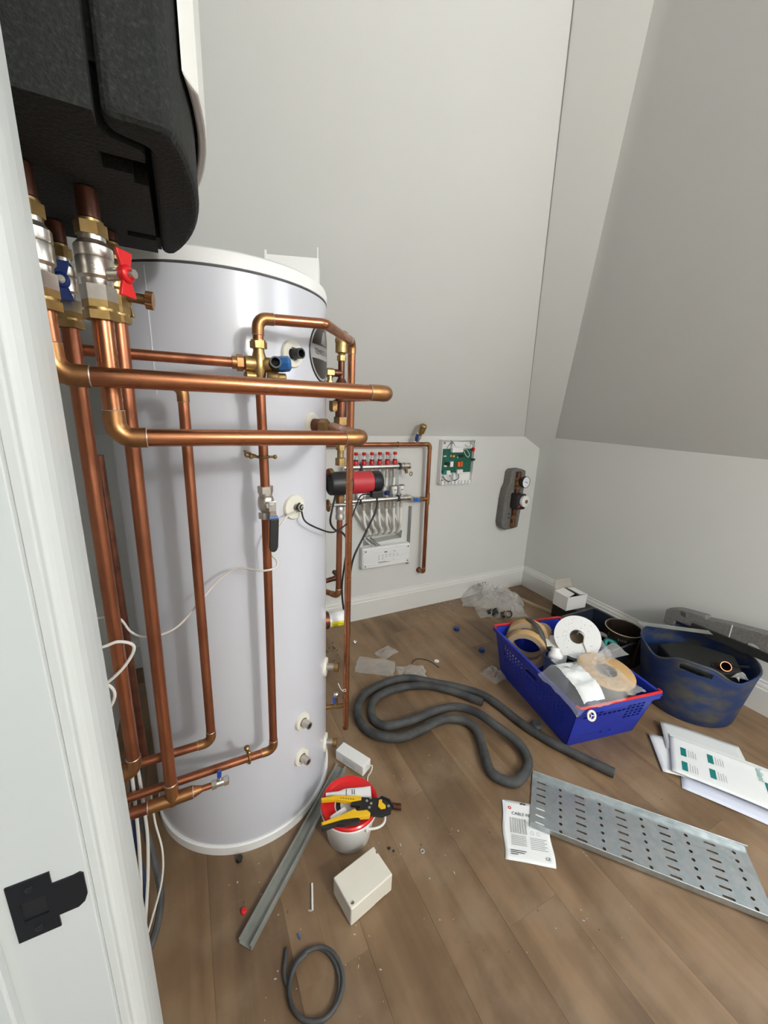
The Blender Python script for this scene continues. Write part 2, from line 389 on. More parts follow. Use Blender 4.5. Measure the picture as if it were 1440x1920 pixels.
# left: door wall with opening, pier beside the jamb, alcove behind it
wl = MB()
wl.bx(XA-.1, XA, .50, YB, 0, CZ); wl.bx(XA-.1, XD, .356, .50, 0, CZ); wl.bx(-.27, XD, YF, -.49, 0, CZ); wl.bx(-.27, XD, -.49, .356, 2.07, CZ)
struct(build(wl, 'wall_left', 'wall'))
wf = struct(build(MB().bx(XA, XR+.1, YF-.1, YF, 0, CZ), 'wall_front', 'wall'))
# ceiling: flat part and the two sloped faces of the attic roof, with the boxed-in hip between them
ceil = struct(build(MB().bx(XA-.1, XR-run50+.02, YF-.1, YB-run50+.02, CZ, CZ+.06), 'ceiling', 'slope'))
sb = MB().add([(XA, YB, KZ), (XR, YB, KZ), (XR-run50, YB-run50, CZ), (XA, YB-run50, CZ), (XA, YB+.1, KZ), (XR+.1, YB+.1, KZ), (XR-run50, YB-run50, CZ+.1), (XA, YB-run50, CZ+.1)],
              [(0, 1, 2, 3), (4, 7, 6, 5), (0, 3, 7, 4), (1, 5, 6, 2), (0, 4, 5, 1), (3, 2, 6, 7)])
struct(build(sb, 'ceiling_back_slope', 'slope', ceil))
sr = MB().add([(XR, YB, KZ), (XR, YF, KZ), (XR-run50, YF, CZ), (XR-run50, YB-run50, CZ), (XR+.1, YB+.1, KZ), (XR+.1, YF, KZ), (XR-run50, YF, CZ+.1), (XR-run50, YB-run50, CZ+.1)],
              [(0, 1, 2, 3), (4, 7, 6, 5), (0, 3, 7, 4), (1, 5, 6, 2), (0, 4, 5, 1), (3, 2, 6, 7)])
sro = struct(build(sr, 'ceiling_right_slope', 'slope', ceil))
# roof window in the right slope, beside the viewer (out of view)
cut(sro, MB().prism([(-WW/2, -WH/2), (WW/2, -WH/2), (WW/2, WH/2), (-WW/2, WH/2)], WC - WN*.05, V((0, 1, 0)), WUP, WN*.3))
wf_ = MB()
for a0, a1, b0, b1 in ((-WW/2, WW/2, -WH/2, -WH/2+.05), (-WW/2, WW/2, WH/2-.05, WH/2), (-WW/2, -WW/2+.05, -WH/2, WH/2), (WW/2-.05, WW/2, -WH/2, WH/2)):
    wf_.prism([(a0, b0), (a1, b0), (a1, b1), (a0, b1)], WC + WN*.03, V((0, 1, 0)), WUP, WN*.04)
win = struct(build(wf_, 'window_1', 'gloss_white'))
Lw, Cn, Rw = V((2.338, YB, 1.25)), V((XR, YB, 1.157)), V((XR, 2.126, 1.24)); dr = V((-1.175, -1.114, 1.326)) * 1.12
hp = [Lw, Cn, Rw, Rw + dr*1.01, Lw + dr]
hn = (Cn-Lw).cross(dr).normalized(); hn = hn if hn.dot(V((-1, -1, -1))) < 0 else -hn
hb = MB().add(hp + [p + hn*.06 for p in hp], [(0, 1, 2, 3, 4), (9, 8, 7, 6, 5)] + [(i, (i+1) % 5, 5+(i+1) % 5, 5+i) for i in range(5)])
struct(build(hb, 'hip_boxing', 'slope', ceil))
# thin grey line along the left edge of the boxing
ck = MB().tube([Lw + dr*t + V((-.0035, .0, -.0005)) for t in [i/14 for i in range(15)]], .0016, 6)
build(ck, 'joint_line', 'ink_silver', ceil)
# skirting
prof = [(0, 0), (.018, 0), (.018, .128), (.0145, .133), (.0145, .140), (.012, .150), (.008, .158), (.0075, .166), (.006, .171), (0, .171)]
struct(build(MB().prism(prof, (XA, YB, 0), (0, -1, 0), (0, 0, 1), (XR-XA, 0, 0)), 'baseboard_back', 'gloss_white'))
struct(build(MB().prism(prof, (XR, YF, 0), (-1, 0, 0), (0, 0, 1), (0, YB-.018-YF, 0)), 'baseboard_right', 'gloss_white'))
# door lining on the left: reveal facing the room entrance, stop, moulded architrave
trim = struct(build(MB().bx(-.27, XD, .336, .356, 0, 2.07), 'trim_1', 'frame_paint', bevel=.001))
build(MB().bx(-.27, -.168, .324, .336, 0, 2.07), 'door_stop', 'frame_paint', trim, bevel=.002)
arch = [(-.105, .342), (-.0985, .342), (-.0975, .3435), (-.0965, .348), (-.094, .3495), (-.0915, .352), (-.088, .357), (-.0855, .364), (-.084, .373), (-.083, .385), (-.083, .404), (-.0845, .408), (-.105, .408)]
build(MB().prism(arch, (0, 0, 0), (1, 0, 0), (0, 1, 0), (0, 0, 2.14)), 'architrave', 'frame_paint', trim, bevel=.0008)
# strike plate, with latch hole and curled lip
sp = MB().prism([(-.1575, .972), (-.129, .972), (-.129, .985), (-.115, .985), (-.110, .989), (-.1075, .996), (-.1075, 1.020), (-.110, 1.0225), (-.1145, 1.0215), (-.129, 1.0215), (-.129, 1.035), (-.1575, 1.035)], (0, .3345, 0), (1, 0, 0), (0, 0, 1), (0, .0015, 0))
pl = build(sp, 'strike_plate', 'dark_metal', trim, label='black strike plate')
cut(pl, MB().bx(-.151, -.1345, .32, .35, .993, 1.013))
build(MB().bx(-.151, -.1345, .3358, .3362, .993, 1.013), 'latch_hole', 'black', trim)
for z in (.981, 1.026):
    s_ = build(MB().lathe([(.0032, 0), (.003, .0008), (.0012, .0014), (0, .0010)], (-.143, .3345, z), (0, -1, 0), 12), 'screw', 'dark_metal', trim)
# pendant lamp behind the viewer: the light the room has
lr = thing('pendant_lamp', 'bare globe bulb on a short cord, out of view behind the camera', 'lamp', LAMP_POS)
build(MB().cyl(LAMP_POS + V((0, 0, .15)), (LAMP_POS.x, LAMP_POS.y, CZ), .004, n=8), 'cord', 'white_plastic', lr)
build(MB().lathe([(.018, .105), (.022, .11), (.022, .15), (.012, .16), (0, .16)], LAMP_POS, (0, 0, 1), 20), 'holder', 'white_plastic', lr)
build(MB().lathe([(.045, 0), (.05, .02), (.01, .024)], (LAMP_POS.x, LAMP_POS.y, CZ-.024), (0, 0, 1), 24), 'ceiling_rose', 'white_plastic', lr)
pl_l = D.lights.new('lamp_light', 'POINT'); pl_l.energy = LAMP_W; pl_l.shadow_soft_size = .10; pl_l.color = (1.0, 0.99, 0.965)
pl_o = D.objects.new('lamp_light', pl_l); COL.objects.link(pl_o); pl_o.location = LAMP_POS

# ================================================================== HOT WATER CYLINDER
T = V((.1297, 1.350, 0)); TR = .305
def tp(a, z, r=TR): return V((T.x + r*math.cos(rad(a)), T.y + r*math.sin(rad(a)), z))
def tn(a): return V((math.cos(rad(a)), math.sin(rad(a)), 0))
tank = thing('hot_water_cylinder', 'tall white hot water cylinder with TEMPEST badge and round base ring', 'water tank', T)
body = build(MB().lathe([(TR-.004, .034), (TR, .036), (TR, 1.706), (TR-.004, 1.708)], T, n=96), 'body', 'tank_white', tank)
build(MB().lathe([(0, 1.752), (TR-.05, 1.752), (TR-.012, 1.748), (TR-.002, 1.742), (TR+.0015, 1.732), (TR+.0015, 1.712), (TR-.001, 1.7105), (TR-.02, 1.7105)], T, n=96), 'lid', 'tank_cap', tank)
build(MB().lathe([(TR-.03, 0), (TR+.008, 0), (TR+.008, .030), (TR+.004, .034), (TR-.03, .034)], T, n=96), 'base_ring', 'tank_cap', tank)
build(MB().lathe([(TR-.001, 1.7055), (TR+.0008, 1.7065), (TR+.0008, 1.7105), (TR-.001, 1.7115)], T, n=96), 'lid_seam', 'black_rubber', tank)
sm = MB(); sm.prism([(-.0011, 1.43), (.0011, 1.43), (.0011, 1.70), (-.0011, 1.70)], tp(-125, 0, TR+.0006), tn(-35), (0, 0, 1), tn(-125)*-.003)
build(sm, 'seam_highlight', 'ink_white', tank)  # highlight along the upper wrap seam, painted as a white strip
# badge: black disc wrapped on the shell, grey rim and band, lettering
ba, bz, br = -35.4, 1.565, .080
def wrap(x, y, lift): 
    a = ba + math.degrees(x / TR); return tp(a, bz + y, TR + lift)
def disc(r0, r1, lift, ylim=None):
    mb = MB(); n = 48; vs = []; fs = []
    rings = [r0 + (r1-r0)*k/10 for k in range(11)]
    for r in rings:
        for i in range(n):
            t = 2*PI*i/n; vs.append(wrap(r*math.cos(t), r*math.sin(t), lift))
    for j in range(10):
        for i in range(n): fs.append((j*n+i, j*n+(i+1) % n, (j+1)*n+(i+1) % n, (j+1)*n+i))
    return mb.add(vs, fs, True)
badge = build(disc(.0005, br, .0012), 'badge', 'badge_black', tank, solid=.0016)
build(disc(br*.88, br*.95, .0024), 'badge_rim', 'badge_grey', badge)
band = MB().grid(30, 6, lambda u, v: wrap((-1+2*u)*br*.87*math.sqrt(max(0, 1-((v-.5)*.42)**2)), (v-.5)*.036, .0025))
build(band, 'badge_band', 'badge_grey', badge)
build(text_mb('TEMPEST HP', .020, (0, 0, 0), (1, 0, 0), (0, 0, 1), wrap=lambda x, y: wrap(x*1.02, y, .0034)), 'badge_lettering', 'badge_black', badge)
fl = MB().grid(10, 10, lambda u, v: wrap((u-.5)*.05*(1-.7*v) + .012, .024 + v*.034, .0026))
build(fl, 'badge_emblem', 'badge_grey', badge)
# insulation bosses with ports
def boss(a, z, r=.030, pr=.012, pl=.035, m='nickel', cap=None, capr=.016):
    b = build(MB().lathe([(r, -.006), (r, .003), (r*.93, .007), (pr*1.25, .0075), (pr*1.25, -.006)], tp(a, z), tn(a), 32), 'boss', 'boss', tank)
    p = build(MB().lathe([(pr, 0), (pr, pl), (pr*.72, pl), (pr*.70, pl*.3)], tp(a, z), tn(a), 20), 'port', m, b)
    build(MB().lathe([(0, 0), (pr*.7, 0.0)], tp(a, z)+tn(a)*(pl*.35), tn(a), 16), 'port_bore', 'black', b)
    if cap:
        build(MB().lathe([(capr, 0), (capr, .016), (capr*.8, .018), (0, .018)], tp(a, z)+tn(a)*(pl-.012), tn(a), 12), 'cap', cap, b)
    return b
b1 = boss(-63.0, 1.545, .034, .013, .036, 'black')
boss(-60.7, .402, .030, .012, .036); boss(-62.0, .262, .030, .012, .036)
boss(-27, .490, .034, .012, .045, 'nickel', 'brass_dull', .018); boss(-27, .150, .034, .012, .042, 'nickel', 'brass_dull', .017)
boss(-48.5, 1.364, .036, .013, .02, 'copper_dark')
sbz = boss(-63.7, 1.141, .036, .006, .012, 'nickel')
# knotted pair of sensor leads sticking out of the thermostat pocket
kp = tp(-62.5, 1.141) + tn(-62.5)*.018; ku, kv, ka = frame(tn(-62.5))
build(MB().tube([kp + (ku*math.cos(t)+kv*math.sin(t))*(.012-.0008*t) + ka*.001*t for t in [i*.35 for i in range(28)]], .0028, 8), 'sensor_lead_knot', 'black', sbz)
build(MB().tube([kp + (ku*math.cos(t+2)+kv*math.sin(t+2))*(.008-.0006*t) + ka*(.006+.001*t) for t in [i*.35 for i in range(14)]], .0022, 8), 'sensor_lead_knot', 'cable_white', sbz)
# immersion heater on the right flank
ih = build(MB().lathe([(.034, -.02), (.034, .014), (.031, .014), (.031, .018)], tp(-6, .615), tn(-6), 24), 'immersion_flange', 'copper_dark', tank)
build(MB().lathe([(.030, .016), (.030, .085), (.028, .088), (0, .088)], tp(-6, .615), tn(-6), 32), 'immersion_cover', 'white_plastic', ih)
yl = MB(); cu, cv, ca = frame(tn(-6)); nn = 12
vs = []
for h in (.024, .078):
    for i in range(nn+1):
        t = rad(180 - 100 + i*(150/nn)) ; vs.append(tp(-6, .615) + ca*h + (cu*math.cos(t) + cv*math.sin(t))*.0306)
yl.add(vs, [(i, i+1, nn+2+i, nn+1+i) for i in range(nn)], True)
build(yl, 'warning_label', 'label_yellow', ih, label='yellow warning label')
wr_ = MB()
for k in range(6):
    t0 = rad(180-80+k*20)
    for h0, h1 in ((.03, .048), (.052, .072)):
        c0 = tp(-6, .615)+ca*h0+(cu*math.cos(t0)+cv*math.sin(t0))*.0309; c1 = tp(-6, .615)+ca*h1+(cu*math.cos(t0)+cv*math.sin(t0))*.0309
        wr_.tube([c0, c1], .0007, 5)
build(wr_, 'label_print', 'ink', ih)
# junction box on top of the lid, and a copper vent bend behind
jb = thing('top_junction_box', 'white open plastic box on the lid of the water cylinder', 'box', (.31, 1.30, 1.752))
bxm = MB()
A0, B0 = V((.245, 1.27, 1.752)), V((.385, 1.22, 1.752)); ud = (B0-A0).normalized(); wd_ = V((-ud.y, ud.x, 0)); Lb = (B0-A0).length
def quadbox(mb, o, u, v, a0, a1, b0, b1, z0, z1):
    P = [o+u*a+v*b for a, b in ((a0, b0), (a1, b0), (a1, b1), (a0, b1))]
    mb.add([V((p.x, p.y, z)) for z in (z0, z1) for p in P], [(3, 2, 1, 0), (4, 5, 6, 7)] + [(i, (i+1) % 4, 4+(i+1) % 4, 4+i) for i in range(4)])
quadbox(bxm, A0, ud, wd_, 0, Lb, 0, .003, 1.752, 1.822); quadbox(bxm, A0, ud, wd_, 0, Lb, .10, .103, 1.752, 1.822)
quadbox(bxm, A0, ud, wd_, 0, .003, .003, .10, 1.752, 1.822); quadbox(bxm, A0, ud, wd_, Lb-.003, Lb, .003, .10, 1.752, 1.822); quadbox(bxm, A0, ud, wd_, .003, Lb-.003, .003, .10, 1.752, 1.755)
build(bxm, 'tray', 'white_plastic', jb)
for q_ in ((.0, .006, -.002, .004, 1.752, 1.832), (Lb-.004, Lb-.001, .002, .005, 1.815, 1.85)):
    pst = MB(); quadbox(pst, A0, ud, wd_, *q_); build(pst, 'screw_post', 'white_plastic', jb)
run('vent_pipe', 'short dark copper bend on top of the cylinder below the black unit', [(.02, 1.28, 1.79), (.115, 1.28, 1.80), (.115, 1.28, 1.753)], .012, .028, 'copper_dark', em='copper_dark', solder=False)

# ================================================================== BLACK WALL UNIT
unit = thing('hydraulic_wall_unit', 'big black foam-cased heating unit with white front cover hung on left wall', 'heating unit', (-.16, .79, 1.70))
arc = []
for i in range(15):
    t = i/14; y = .582 + t*(.992-.582); arc.append((.018 + .034*math.sin(PI*t)**.8, y))
ZT = 2.62
fr = [(-.0485, .575), (.008, .575)] + arc + [(.008, 1.0), (-.0065, 1.0), (-.0065, .632), (-.012, .622), (-.043, .611), (-.0485, .600)]
re_ = [(-.3585, .575), (-.0555, .575), (-.0555, .604), (-.049, .6155), (-.018, .627), (-.0135, .636), (-.0135, 1.0), (-.3585, 1.0)]
cf = build(MB().prism(fr, (0, 0, 1.70), (1, 0, 0), (0, 1, 0), (0, 0, ZT-1.70)), 'front_shell', 'epp', unit, bevel=.010, seg=3)
cr = build(MB().prism(re_, (0, 0, 1.70), (1, 0, 0), (0, 1, 0), (0, 0, ZT-1.70)), 'rear_shell', 'epp', unit)
cut(cr, MB().bx(-.062, -.0125, .655, .692, 1.69, 1.73).bx(-.030, -.0125, .692, .715, 1.69, 1.73).bx(-.058, -.0125, .905, .93, 1.69, 1.73))
md = cr.modifiers.new('bevel', 'BEVEL'); md.width = .008; md.segments = 2; md.limit_method = 'ANGLE'; md.angle_limit = rad(50)
build(MB().bx(-.06, -.001, .60, .99, 1.755, ZT-.02), 'seam_light_stop', 'epp', unit)  # added dark filler that keeps light from showing through the shell gap
build(MB().bx(-.0135, -.0065, .93, .996, 1.706, 1.76), 'seam_gap_filler', 'epp', unit)  # added filler, closes the see-through far end of the gap
cov = [(a + .004, b) for a, b in arc[1:-1]]; cov2 = [(a + .016 , b) for a, b in arc[2:-2]]
build(MB().prism(cov + cov2[::-1], (0, 0, 1.78), (1, 0, 0), (0, 1, 0), (0, 0, ZT-1.78)), 'front_cover', 'gloss_white', unit, bevel=.003)

# ================================================================== VALVES UNDER THE UNIT
def butterfly(mb, c, ax, up, L=.027, wdt=.019):
    u, v, a = frame(ax, up)     # u = wing direction
    for s in (1, -1):
        mb.prism([(-.006, .004), (.006, .004), (wdt*.62, L*.75), (wdt*.70, L), (-wdt*.70, L), (-wdt*.62, L*.75)], c - a*.0025, v, u*s, a*.005)
    mb.lathe([(.012, -.004), (.012, .005), (.009, .008), (0, .008)], c, a, 20)
def ball_valve(name, label, x, y, z0, z1, r, handle, hdir, hz, brass_top=True, group=None, mbody='nickel', hl=.028):
    t = thing(name, label, 'valve', (x, y, z0), group); H = z1 - z0
    build(MB().hexn((x, y, z0), (x, y, z0+.012), r*1.02).cyl((x, y, z0+.012), (x, y, z0+.016), r*.9, n=24).hexn((x, y, z0+.016), (x, y, z0+.026), r*.98), 'compression_nut', 'brass', t)
    b = MB().hexn((x, y, z0+.026), (x, y, z0+.046), r*.98)
    zc = z0 + .046
    b.lathe([(r*.80, 0), (r*.84, .003), (r*.84, .008), (r*1.0, .012), (r*1.02, .034), (r*.98, .036), (r*1.02, .038), (r*1.02, .050), (r*.8, .056), (r*.72, .058), (r*.72, .064)], (x, y, zc), n=32)
    bo = build(b, 'body', mbody, t)
    build(MB().hexn((x, y, zc+.064), (x, y, zc+.080), r*.86).cyl((x, y, zc+.080), (x, y, zc+.084), r*.7, n=20), 'top_nut', 'brass', t)
    d = V(hdir).normalized(); c0 = V((x, y, hz))
    build(MB().cyl(c0 + d*r*.9, c0 + d*(r+hl*.45), .0085, n=16).cyl(c0 + d*(r+hl*.45), c0 + d*(r+hl), .006, n=12), 'stem', mbody, t)
    hb = MB(); butterfly(hb, c0 + d*(r+hl*.62), d, (0, 0, 1), .030, .020)
    h = build(hb, 'handle', handle, t, bevel=.001)
    build(MB().hexn(c0 + d*(r+hl*.62+.008), c0 + d*(r+hl*.62+.013), .005), 'handle_nut', 'chrome', h)
    return t, bo
v3, v3b = ball_valve('ball_valve', 'large silver ball valve with red butterfly handle under the black unit', -.093, .768, 1.530, 1.66, .0235, 'red', (.80, -.60, 0), 1.592, hl=.040)
def onv(x0, y0, r, ang):
    def f(x, y): 
        a = ang + x/r; return V((x0 + r*math.cos(a), y0 + r*math.sin(a), y))
    return f
for s_, zz, sz in (('R100', 1.617, .009), ('25', 1.597, .012)):
    build(text_mb(s_, sz, (0, 0, 0), (1, 0, 0), (0, 0, 1), wrap=lambda x, y, q=zz: onv(-.093, .768, .0245, rad(-83))(x, y+q)), 'cast_mark', 'steel_grey', v3b)
ball_valve('ball_valve', 'large silver ball valve half hidden behind the door frame', -.155, .732, 1.530, 1.66, .0225, 'blue_handle', (-1, .1, 0), 1.592)
ball_valve('ball_valve', 'darker ball valve with blue butterfly handle behind the front two valves', -.1625, .93, 1.535, 1.66, .0215, 'blue_handle', (.12, -1, 0), 1.604, hl=.024)
v4, _ = ball_valve('drain_valve', 'brass valve with knurled side cap behind the red-handled valve', -.088, .93, 1.552, 1.67, .021, 'brass', (.3, 1, 0), 1.60, mbody='brass')
kc = MB().cyl((-.07, .93, 1.60), (-.040, .925, 1.597), .009, n=16)
build(kc, 'drain_spout', 'brass_dull', v4)
kn = MB(); nk = 18; u_, v_, a_ = frame((1, -.16, -.1))
kn.prism([((.0155 if i % 2 else .0135)*math.cos(2*PI*i/(2*nk)), (.0155 if i % 2 else .0135)*math.sin(2*PI*i/(2*nk))) for i in range(2*nk)], (-.040, .925, 1.597), u_, v_, a_*.012)
build(kn, 'knurled_cap', 'elbow', v4)

# ================================================================== COPPER PIPE RUNS
r28, r22, r15 = .014, .011, .0075
UP = 1.698
for x, y, z, g in ((-.093, .768, 1.642, 'red-handled valve'), (-.155, .732, 1.642, 'valve beside the door frame'), (-.1625, .93, 1.647, 'blue-handled valve'), (-.088, .93, 1.665, 'brass drain valve')):
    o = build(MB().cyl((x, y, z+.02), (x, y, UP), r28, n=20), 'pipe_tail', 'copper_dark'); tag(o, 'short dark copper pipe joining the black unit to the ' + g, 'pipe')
run('copper_pipe', 'upper long horizontal copper pipe across the cylinder, bent up at left', [(-.155, .732, 1.536), (-.154, .732, 1.448), (.371, .732, 1.448), (.515, 1.375, 1.449)], .0143, .024, 'copper_h')
run('copper_pipe', 'lower long horizontal copper pipe from red-handled valve to cylinder boss', [(-.093, .768, 1.536), (-.095, .768, 1.3574), (.3365, .768, 1.3574), (.372, 1.055, 1.362)], .0145, .024, 'copper_h')
run('copper_pipe', 'thick copper riser from the blue-handled valve down to low elbow', [(-.1625, .93, 1.54), (-.166, .93, .555), (-.32, .93, .545)], r28, .025)
p2 = run('copper_pipe', 'thick copper riser from brass drain valve to the bottom tee', [(-.088, .93, 1.556), (-.098, .93, .435)], r28)
build(MB().cyl((-.097, .93, .485), (-.0975, .93, .425), r28*1.12, n=20).cyl((-.15, .93, .434), (-.052, .93, .434), r28*1.12, n=20).cyl((-.052, .93, .434), (-.03, .93, .434), r28*1.1, r15*1.1, n=20), 'tee', 'elbow', p2)
build(MB().cyl((-.03, .93, .434), (-.002, .93, .434), r15, n=14), 'stub', 'copper', p2)
build(MB().cyl((-.15, .93, .434), (-.35, .935, .433), r28, n=18), 'branch', 'copper', p2)
for x in (-.152, -.05): build(MB().ring((x, .93, .434), (1, 0, 0), r28*1.05, .0013, 18, 6), 'solder_ring', 'solder', p2)
build(MB().ring((-.0972, .93, .486), (0, 0, 1), r28*1.05, .0013, 18, 6), 'solder_ring', 'solder', p2)
iv = thing('isolation_valve', 'small chrome isolation valve with blue lever near cylinder foot', 'valve', (.01, .93, .42))
build(MB().hexn((-.006, .93, .434), (.006, .93, .434), .012).cyl((.006, .93, .434), (.024, .93, .434), .0095, n=16).hexn((.024, .93, .434), (.036, .93, .434), .012), 'body', 'chrome', iv)
build(MB().lathe([(.0085, 0), (.0065, .001), (.0065, -.004)], (.0362, .93, .434), (1, 0, 0), 12), 'bore', 'black', iv)
build(MB().cyl((.014, .93, .443), (.014, .93, .452), .004, n=10), 'stem', 'chrome', iv)
build(MB().prism([(-.005, 0), (.005, 0), (.007, .018), (-.004, .020)], (.014, .926, .452), (1, 0, 0), (0, 0, 1), (0, .008, 0)), 'lever', 'blue_handle', iv, bevel=.001)
# mid pipe on the cylinder front: top elbow hidden behind the long pipe
run('copper_pipe', 'thin copper riser left of centre, elbowed back to left at bottom', [(-.22, .962, 1.452), (.008, .962, 1.450), (.004, .962, .543), (-.34, .962, .545)], r22, .020)
# tee line D: top bend over to the right hand riser
run('copper_pipe', 'bent copper pipe arching from mixing valve over badge to right riser', [(.165, .96, 1.545), (.166, .96, 1.597), (.318, .96, 1.604), (.484, 1.205, 1.611), (.4835, 1.205, .190)], .0118, .020, 'copper_h', skip=(1,))
run('copper_pipe', 'vertical copper pipe from mixing valve to lever valve', [(.1655, .96, 1.452), (.168, .96, 1.225)], r22, .02)
run('copper_pipe', 'vertical copper pipe below lever valve elbowed left along cylinder foot', [(.167, .96, 1.150), (.163, .96, .452), (-.34, .962, .452)], r22, .020)
run('copper_pipe', 'short horizontal copper pipe entering mixing valve from left', [(-.24, .96, 1.503), (.128, .96, 1.503)], .0105, .02, 'copper')
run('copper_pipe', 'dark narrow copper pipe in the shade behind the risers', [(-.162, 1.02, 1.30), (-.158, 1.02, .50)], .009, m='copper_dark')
# mixing / pressure valve cluster
mv = thing('mixing_valve', 'cast brass mixing valve with nuts in front of cylinder', 'valve', (.1655, .96, 1.45))
build(MB().lathe([(.011, 0), (.013, .01), (.0155, .022), (.0165, .035), (.0155, .05), (.012, .062), (.012, .078)], (.1655, .96, 1.468), n=24)
      .lathe([(.012, -.034), (.0165, -.03), (.0165, -.012), (.013, -.006), (.013, .006), (.0165, .012), (.0165, .028), (.012, .031)], (.1655, .96, 1.503), (1, 0, 0), 24), 'body', 'brass', mv)
build(MB().hexn((.1655, .96, 1.536), (.1655, .96, 1.550), .0185).cyl((.1655, .96, 1.55), (.1655, .96, 1.553), .016, n=20), 'top_nut', 'brass', mv)
build(MB().hexn((.118, .96, 1.503), (.131, .96, 1.503), .0175).cyl((.108, .96, 1.503), (.118, .96, 1.503), .0135, n=18), 'side_nut', 'elbow', mv)
build(MB().hexn((.1655, .96, 1.446), (.1655, .96, 1.460), .0175).hexn((.1655, .96, 1.462), (.1655, .96, 1.472), .0185), 'bottom_nut', 'brass', mv)
build(MB().lathe([(.011, 0), (.014, .006), (.014, .022), (.010, .026), (.010, .04), (.007, .042), (0, .042)], (.18, .952, 1.477), (1, -.15, 0), 20).lathe([(.009, 0), (.010, .02), (.006, .024), (0, .024)], (.155, .955, 1.477), (-1, -.15, 0), 16), 'service_port', 'brass', mv)
rv = thing('relief_valve', 'black relief valve with blue twist cap on mixing valve side', 'valve', (.215, .945, 1.49))
rd = V((1, -.42, .10)).normalized(); ro = V((.190, .955, 1.504))
build(MB().lathe([(.010, 0), (.016, .004), (.017, .012), (.017, .018), (.014, .020)], ro, rd, 24), 'collar', 'black', rv)
build(MB().lathe([(.0165, .018), (.0175, .022), (.0165, .040), (.012, .044), (0, .044)], ro, rd, 8, smooth=False), 'blue_cap', 'blue_prv', rv)
ou = rd.cross(V((0, 0, 1))).normalized(); 
build(MB().lathe([(.011, 0), (.0125, .003), (.0125, .024), (.0095, .024), (.0095, .004)], ro + rd*.008 + ou*.006 , V((-.05, -1, .12)), 24), 'outlet', 'black', rv)
# lever ball valve on the line below
lv = thing('lever_valve', 'nickel lever ball valve with long black and blue handle', 'valve', (.168, .96, 1.15))
build(MB().hexn((.168, .96, 1.212), (.168, .96, 1.228), .0185).cyl((.168, .96, 1.206), (.168, .96, 1.212), .0165, n=20), 'upper_nut', 'nickel', lv)
build(MB().lathe([(.013, .0), (.017, .004), (.0195, .014), (.0195, .028), (.017, .036), (.013, .040)], (.168, .96, 1.166), n=24).cyl((.168, .956, 1.186), (.172, .930, 1.186), .0085, n=14), 'body', 'nickel', lv)
build(MB().hexn((.168, .96, 1.148), (.168, .96, 1.164), .0185), 'lower_nut', 'nickel', lv)
def lev(z0, z1, w0, w1, y0, y1, th):
    return MB().add([V((x, y + k*th, z)) for (z, w_, y) in ((z1, w1, y1), (z0, w0, y0)) for (x, k) in ((.1775-w_, 0), (.1775+w_, 0), (.1775+w_, 1), (.1775-w_, 1))],
                    [(0, 1, 2, 3), (7, 6, 5, 4), (0, 4, 5, 1), (1, 5, 6, 2), (2, 6, 7, 3), (3, 7, 4, 0)])
hd = build(lev(1.172, 1.196, .0085, .0085, .926, .926, .004), 'lever_plate', 'chrome', lv, bevel=.001)
build(MB().hexn((.1775, .9255, 1.186), (.1775, .920, 1.186), .005), 'lever_nut', 'chrome', lv)
build(lev(1.161, 1.173, .0085, .0085, .918, .926, .004), 'lever_neck', 'chrome', lv, bevel=.001)
build(lev(1.156, 1.163, .010, .0095, .915, .9165, .006), 'grip_collar', 'blue_prv', lv)
gp = MB().prism([(-.0105, 0), (.0105, 0), (.0105, -.070), (.008, -.078), (.003, -.082), (-.003, -.082), (-.008, -.078), (-.0105, -.070)], (.1785, .912, 1.157), (1, 0, 0), (.06, .02, 1), (0, .008, 0))
gp = build(gp, 'grip', 'black', lv, bevel=.002)
build(text_mb('22M15', .0105, (.1745, .9115, 1.103), (0, .02, -1), (1, 0, 0), lift=-.0006), 'grip_print', 'ink_silver', lv)
# pipe clips
def clip(name, label, c, ax, side, r):
    t = thing(name, label, 'pipe clip', c); c = V(c); s = V(side).normalized()
    build(MB().ring(c, ax, r+.003, .003, 20, 8), 'band', 'brass_dull', t)
    for k in (1, -1): 
        build(MB().cyl(c + s*k*(r+.002), c + s*k*(r+.016), .003, n=10).sph(c + s*k*(r+.016), .0055, 10), 'ear', 'brass', t)
    return t
cl = clip('pipe_clip', 'brass ring clip on vertical pipe just under lower long pipe', (.166, .96, 1.298), (0, 0, 1), (1, -.2, 0), r22)
build(MB().tube([(.150, .965, 1.300), (.140, .985, 1.302), (.134, 1.03, 1.304)], .003, 8).ring((.134, .975, 1.303), (0, 1, 0), .006, .0028, 14, 8), 'stand_off', 'brass_dull', cl)
cl = clip('pipe_clip', 'brass ring clip with upright drain cock on low horizontal pipe', (.095, .96, .452), (1, 0, 0), (0, -.35, 1), r22)
build(MB().cyl((.093, .955, .470), (.090, .950, .492), .0045, n=10).lathe([(.004, 0), (.0075, .003), (.0075, .009), (.004, .012), (0, .012)], (.090, .950, .492), (-.1, -.2, 1), 12), 'drain_cock', 'brass_dull', cl)

